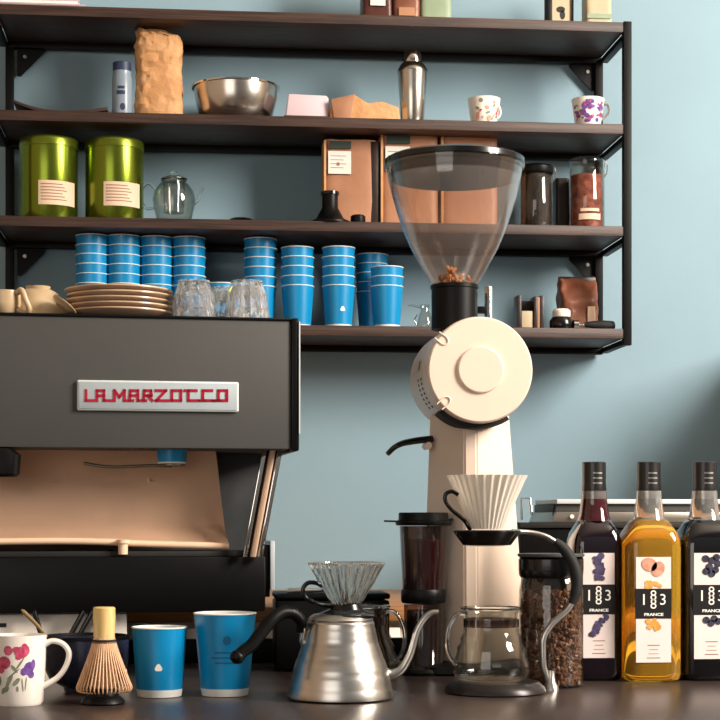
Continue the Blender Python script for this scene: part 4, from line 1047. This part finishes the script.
# small floral cups
def floral(px, Y, lab, pal, rz):
    f = fsh(px, Y, Z2); f.rz = rz
    t = thing('floral_cup', lab, 'cup', f, 'floral cups on the second shelf')
    m = f.m; hh = .064; r0, r1 = 12.5 * m, 16.6 * m
    rf = lambda z: r0 + (r1 - r0) * z / hh
    b = BM(); lathe(b, shell([(0, 0), (r0 * .9, 0), (r0, .003), (rf(hh * .5), hh * .5), (r1, hh)], .0025), 40); obj('body', b, M['porcelain'], t)
    b = BM(); tube(b, [(rf(.05) - .001, 0, .054), (r1 + .007, 0, .053), (r1 + .009, 0, .036), (rf(.02), 0, .02)], .0026, 10); obj('handle', b, M['porcelain'], t)
    for mm, nm, nn, ss in pal:
        b = BM()
        for k in range(nn): 
            wrap_disc(b, rf, random.uniform(-1.3, 1.3), random.uniform(.012, .055), random.uniform(.3, 1) * ss, random.uniform(.4, 1) * ss, off=.0003 + .0001 * random.random(), rot=random.random() * 3)
        obj(nm, b, mm, t)
floral(484, 3.73, 'white cup with faint pink flowers on the second shelf, nearer the shaker', ((M['leaf'], 'leaves', 10, .006), (M['almond'], 'flowers', 14, .007), (M['flowerred'], 'red_flowers', 3, .005)), .5)
floral(588, 3.71, 'white cup with violet and red flowers at the right end of the second shelf', ((M['flowerpurple'], 'violet_flowers', 18, .009), (M['flowerred'], 'red_flowers', 14, .006), (M['leaf'], 'leaves', 5, .004)), .0)

# ---------------------------------------------------------------- third shelf
proto_t = None
for px, pyt, lab in ((49, 140, 'left green metallic tea tin with cream label on the third shelf'), (114.5, 141, 'right green metallic tea tin, next to the glass teapot')):
    f = fsh(px, 3.74, Z3); hh = fsh(49, 3.74, Z3).z(140.5)
    if proto_t is None:
        m = f.m; R = 29 * m; rf = lambda z: R
        t = thing('tea_tin', lab, 'tin', f, 'green tea tins')
        b = BM(); lathe(b, [(0, 0), (R * .97, 0), (R, .003), (R, hh * .885), (0, hh * .885)], 72); obj('body', b, M['tin'], t)
        b = BM(); lathe(b, [(0, hh * .885), (R * 1.002, hh * .885), (R * 1.015, hh * .89), (R * 1.015, hh * .97), (R * .99, hh * .99), (R * .95, hh), (0, hh)], 72); obj('lid', b, M['tinlid'], t)
        b = BM(); wrap_rect(b, rf, -.28, 1.1, hh * .16, hh * .45, .0005, 20); lb = obj('label_sticker', b, M['tinlabel'], t)
        b = BM()
        for k in range(6): wrap_rect(b, rf, -.20, .55 + .08 * (k % 3), hh * (.40 - .037 * k), hh * (.412 - .037 * k), .0008, 12)
        obj('label_text', b, M['ink'], lb)
        proto_t = t
    else: dup(proto_t, f.o, -.05, lab)
# glass teapot
f = fsh(174, 3.74, Z3)
t = thing('glass_teapot', 'little round clear glass teapot on the third shelf', 'teapot', f)
m = f.m; Zf = f.z
pr = [(0, 0), (14 * m, 0), (16.5 * m, .003), (20.5 * m, Zf(208)), (21.5 * m, Zf(200)), (20 * m, Zf(192)), (16 * m, Zf(186)), (12.5 * m, Zf(182.5)), (12.2 * m, Zf(180))]
b = BM(); lathe(b, pr + [(max(0, r - .002), z + (.002 if i < 3 else 0)) for i, (r, z) in reversed(list(enumerate(pr)))], 56); obj('pot', b, M['jarglass'], t, ang=60)
b = BM(); lathe(b, [(0, Zf(181)), (13 * m, Zf(181)), (13.2 * m, Zf(179)), (8 * m, Zf(176.5)), (2.5 * m, Zf(175.5)), (2.2 * m, Zf(174)), (3.4 * m, Zf(172)), (1.5 * m, Zf(170.5)), (0, Zf(170.5))], 40); obj('lid', b, M['glass'], t)
b = BM(); tube(b, [(-18 * m, 0, Zf(190)), (-25 * m, 0, Zf(184)), (-31 * m, 0, Zf(189)), (-32 * m, 0, Zf(201)), (-27 * m, 0, Zf(209)), (-19 * m, 0, Zf(208))], .0028); obj('handle', b, M['glass'], t)
b = BM(); tube(b, [(18 * m, 0, Zf(204)), (23 * m, 0, Zf(200)), (26 * m, 0, Zf(193)), (29 * m, 0, Zf(187))], [.005, .004, .003, .0025]); obj('spout', b, M['glass'], t)
pr = [(0, Zf(213)), (10 * m, Zf(213)), (11 * m, Zf(190)), (11 * m, Zf(181))]
b = BM(); lathe(b, pr + [(max(0, r - .001), z) for r, z in reversed(pr)], 30); obj('infuser', b, M['thin'], t)
# dark lid lying flat
f = fsh(241, 3.72, Z3)
o = obj('pot_lid', lathe(BM(), [(0, 0), (16 * f.m, 0), (16.5 * f.m, .003), (10 * f.m, .012), (0, .0155)], 40), M['blackplastic']); tag(o, 'flat black domed lid lying on the third shelf', 'lid', f)
# kraft pouches
def coffee_pouch(px0, px1, pyt, lab, seed, Y=3.76, d=.035, lbl=True, side=True):
    t, f, hw, hh, d = pouch(px0, px1, pyt, Y, Z3, d, M['kraftdark'], 'coffee_pouch', lab, 'bag', top_fold=False, group='kraft coffee pouches on the third shelf', seed=seed)
    b = BM(); box(b, -hw * 1.01, -hw * .93, -d * 1.02, d, .003, hh * .99); obj('side_gusset', b, M['kraft'], t)
    if side: b = BM(); box(b, hw * .72, hw * 1.01, -d * .99, d, .002, hh * .985, .002); obj('side_panel', b, M['bagblack'], t)
    if lbl:
        b = BM(); box(b, -hw * .86, -hw * .02, -d - .0042, -d - .0028, hh * .60, hh * .86); lb = obj('label_patch', b, M['paperlabel'], t)
        b = BM(); box(b, -hw * .82, -hw * .02, -d - .0042, -d - .0028, hh * .89, hh * .975); obj('seal_strip', b, M['labelgreen'], t)
        b = BM()
        for k in range(4): box(b, -hw * .78, -hw * (.2 + .1 * (k % 2)), -d - .0046, -d - .0043, hh * (.80 - .045 * k), hh * (.807 - .045 * k))
        flat_disc(b, -hw * .5, -d - .0043, hh * .71, .004, .004); obj('label_text', b, M['ink'], lb)
coffee_pouch(323, 377, 143, 'kraft coffee pouch with white label behind the black funnel', 11)
coffee_pouch(379, 437, 138, 'kraft coffee pouch with white label seen at the hopper left edge', 12, d=.04, side=False)
coffee_pouch(439, 496, 139, 'kraft coffee pouch seen through the right of the grinder hopper', 13, lbl=False, side=False)
# black funnel
f = fsh(330, 3.70, Z3)
t = thing('dosing_funnel', 'black funnel-shaped dripper in front of the kraft pouch', 'funnel', f)
m = f.m; Zf = f.z
b = BM(); lathe(b, [(21 * m, 0), (21 * m, .004), (14 * m, .012), (8 * m, Zf(208)), (8 * m, Zf(193)), (7 * m, Zf(193)), (7 * m, Zf(208)), (13 * m, .009), (20 * m, .001)], 48, closed=True); obj('cone', b, M['blackplastic'], t)
b = BM(); lathe(b, [(7.5 * m, Zf(195)), (9.3 * m, Zf(195)), (9.3 * m, Zf(192)), (7.5 * m, Zf(192))], 40, closed=True); obj('collar', b, M['glossblack'], t)
f = fsh(358, 3.69, Z3)
o = obj('tamper_base', lathe(BM(), [(0, 0), (7 * f.m, 0), (7.5 * f.m, .004), (7.5 * f.m, .016), (6 * f.m, .019), (0, .019)], 32), M['blackplastic']); tag(o, 'small black round puck beside the black funnel on the third shelf', 'lid', f)
# jars
def jar(px, hwpx, pyt, lab, fillm, fillh, nm, Y=3.73):
    f = fsh(px, Y, Z3); m = f.m; hh = f.z(pyt); r = hwpx * m
    t = thing('storage_jar', lab, 'jar', f)
    pr = [(0, 0), (r * .95, 0), (r, .003), (r, hh * .8), (r * .93, hh * .84)]
    b = BM(); lathe(b, pr + [(max(0, q - .0015), z + (.0015 if i < 3 else 0)) for i, (q, z) in reversed(list(enumerate(pr)))], 48); obj('glass_body', b, M['jarglass'], t)
    b = BM(); lathe(b, [(0, hh * .84), (r * .98, hh * .84), (r * 1.02, hh * .86), (r * 1.02, hh * .94), (r * .9, hh * .97), (r * .3, hh), (0, hh)], 48); obj('lid', b, M['thin'] if nm else M['blackplastic'], t)
    b = BM(); tube(b, [(r * .95, -.003, hh * .72), (r * 1.15, -.003, hh * .80), (r * 1.1, -.003, hh * .95), (r * .7, -.003, hh * .98)], .0014, 8); obj('clasp', b, M['chrome'], t)
    b = BM(); loft(b, [(.003, r * .93, r * .93), (hh * fillh * .5, r * .94, r * .94), (hh * fillh, r * .93, r * .93)], 2, 40, wob=.0012, wsc=200)
    o = obj(nm or 'tea_leaves', b, fillm); tag(o, ('dried red petals inside the jar at the shelf end' if nm else 'dark loose tea inside the jar beside the hopper'), 'dried tea', f, kind='stuff')
    return t, f, r, hh
jar(536.5, 16.5, 164, 'tall glass jar of dark tea beside the grinder hopper', M['darkfill'], .80, None)
t, f, r, hh = jar(587, 17.5, 157, 'tall glass jar of red petals at the right end of the third shelf', M['redspice'], .74, 'dried_petals')
b = BM(); wrap_rect(b, lambda z: r, -.7, .6, hh * .12, hh * .2, .0006, 10); wrap_rect(b, lambda z: r, -.6, .5, hh * .23, hh * .27, .0006, 10); obj('label_band', b, M['tinlabel'], t)
t, f, hw, hh, d = pouch(554, 568, 180, 3.79, Z3, .025, M['bagblack'], 'dark_pouch', 'narrow black packet between the two storage jars', 'bag', top_fold=False, seed=21)

# ---------------------------------------------------------------- bottom shelf right end
f = fsh(529, 3.72, Z4)
t = thing('small_crate', 'tiny dark open box holding a cream card on the bottom shelf', 'box', f)
m = f.m; hh = f.z(296.5)
b = BM(); box(b, -13.5 * m, -9.5 * m, -.02, .02, 0, hh, .001); box(b, 9 * m, 13.5 * m, -.02, .02, 0, hh, .001); box(b, 3 * m, 6.5 * m, -.022, .02, 0, hh * .97, .001); box(b, -10 * m, 10 * m, .015, .02, 0, hh * .9, .001); box(b, -10 * m, 10 * m, -.02, .02, 0, .004, .001); obj('frame', b, M['bagblack'], t)
b = BM(); box(b, -9 * m, 2.5 * m, -.018, -.012, .005, hh * .55, .001); obj('card', b, M['cardcream'], t)
b = BM(); box(b, 6.6 * m, 8.9 * m, -.021, .01, .004, hh * .95, .0005); obj('slat', b, M['kraftdark'], t)
f = fsh(561.5, 3.70, Z4)
t = thing('spice_jar', 'small dark jar with pale shiny top on the bottom shelf', 'jar', f)
m = f.m
b = BM(); lathe(b, [(0, 0), (11 * m, 0), (12 * m, .003), (12 * m, .02), (9.5 * m, .028), (0, .028)], 36); obj('body', b, M['glossblack'], t)
b = BM(); lathe(b, [(0, .028), (8.5 * m, .028), (9 * m, .03), (9 * m, .042), (7 * m, .046), (0, .047)], 36); obj('lid', b, M['porcelain'], t)
t, f, hw, hh, d = pouch(558, 596, 277, 3.78, Z4, .035, M['brownbag'], 'coffee_bag', 'creased chestnut coffee bag at the right end of the bottom shelf', seed=31, wob=.006)
b = BM(); box(b, hw * .35, hw * .75, -d - .006, -d - .001, .005, hh * .45, .001); obj('pale_tab', b, M['tinlabel'], t)
b = BM(); box(b, -hw * .98, hw * .98, -.008, .008, hh * .88, hh * 1.0, .003); obj('rolled_top', b, M['bagblack'], t)
f = fsh(597, 3.69, Z4)
o = thing('coffee_tamper', 'steel tamper with black handle lying at the bottom shelf end', 'tamper', f)
m = f.m
b = BM(); tube(b, [(-13 * m, 0, .011), (-6 * m, 0, .0115), (6 * m, 0, .011), (16 * m, 0, .010), (18 * m, 0, .010)], [.0045, .008, .0105, .010, .006], 16); obj('handle', b, M['rubber'], o)
b = BM(); tube(b, [(-24 * m, 0, .0105), (-19 * m, 0, .0105), (-18 * m, 0, .0105), (-12 * m, 0, .0105)], [.0105, .0105, .004, .0035], 20, smooth=False); obj('base', b, M['chrome'], o)
# small wire and glass piece near the hopper
f = fsh(425, 3.70, Z4)
t = thing('cruet', 'tiny clear glass pourer on the bottom shelf behind the hopper collar', 'pourer', f)
m = f.m
b = BM(); lathe(b, shell([(0, 0), (8 * m, 0), (8.5 * m, .01), (6 * m, .03), (4 * m, .04), (5 * m, .052)], .0012), 30); obj('bowl', b, M['jarglass'], t)
b = BM(); tube(b, [(-4 * m, 0, .046), (-12 * m, 0, .05), (-17 * m, 0, .05)], [.0025, .0018, .0014]); obj('spout', b, M['glass'], t)
b = BM(); tube(b, [(-8 * m, -.004, .006), (-11 * m, -.004, .018), (-8 * m, -.004, .03)], .0016); obj('handle', b, M['chrome'], t)

# ---------------------------------------------------------------- light
def area(name, loc, tgt, sx_, sy_, e, col):
    L = bpy.data.lights.new(name, 'AREA'); L.shape = 'RECTANGLE'; L.size = sx_; L.size_y = sy_; L.energy = e; L.color = col
    o = bpy.data.objects.new(name, L); C.objects.link(o); o.location = loc
    o.rotation_euler = (Vector(tgt) - Vector(loc)).to_track_quat('-Z', 'Y').to_euler(); return o
area('window_daylight', (3.05, 1.15, 2.95), (.3, 3.0, 1.4), 1.1, 1.6, 270, (1., .90, .80))
area('front_left_fill', (-1.6, -1.2, 1.7), (.1, 3.5, 1.3), 2.4, 1.8, 30, (1., .93, .86))  # added fill light without a visible source, lifts the left-facing sides
w = bpy.data.worlds.new('World'); S.world = w; w.use_nodes = True
nt = w.node_tree; bg = nt.nodes['Background']
tc = N(nt, 'ShaderNodeTexCoord'); sp_ = N(nt, 'ShaderNodeSeparateXYZ'); rp = N(nt, 'ShaderNodeValToRGB')
nt.links.new(tc.outputs['Generated'], sp_.inputs[0])
ad = N(nt, 'ShaderNodeMath', operation='MULTIPLY_ADD'); ad.inputs[1].default_value = .5; ad.inputs[2].default_value = .5
nt.links.new(sp_.outputs['Z'], ad.inputs[0]); nt.links.new(ad.outputs[0], rp.inputs[0])
rp.color_ramp.elements[0].color = (.10, .07, .05, 1); rp.color_ramp.elements[1].color = (.75, .80, .85, 1)
e = rp.color_ramp.elements.new(.5); e.color = (.42, .36, .31, 1)
nt.links.new(rp.outputs[0], bg.inputs['Color']); bg.inputs['Strength'].default_value = .36

# ---------------------------------------------------------------- camera
cam = bpy.data.cameras.new('camera'); co = bpy.data.objects.new('camera', cam); C.objects.link(co)
cam.sensor_width = 36; cam.lens = F / 720 * 36; cam.shift_y = (HZ - 360) / 720
co.location = (0, 0, H); co.rotation_euler = (PI / 2, 0, -YAW)
cam.clip_start = .05
S.camera = co
S.view_settings.view_transform = 'Standard'; S.view_settings.look = 'None'; S.view_settings.gamma = 1
S.view_settings.use_curve_mapping = False
S.view_settings.exposure = 0.14
S.cycles.max_bounces = 12; S.cycles.transmission_bounces = 12; S.cycles.transparent_max_bounces = 24
S.cycles.sample_clamp_indirect = 6
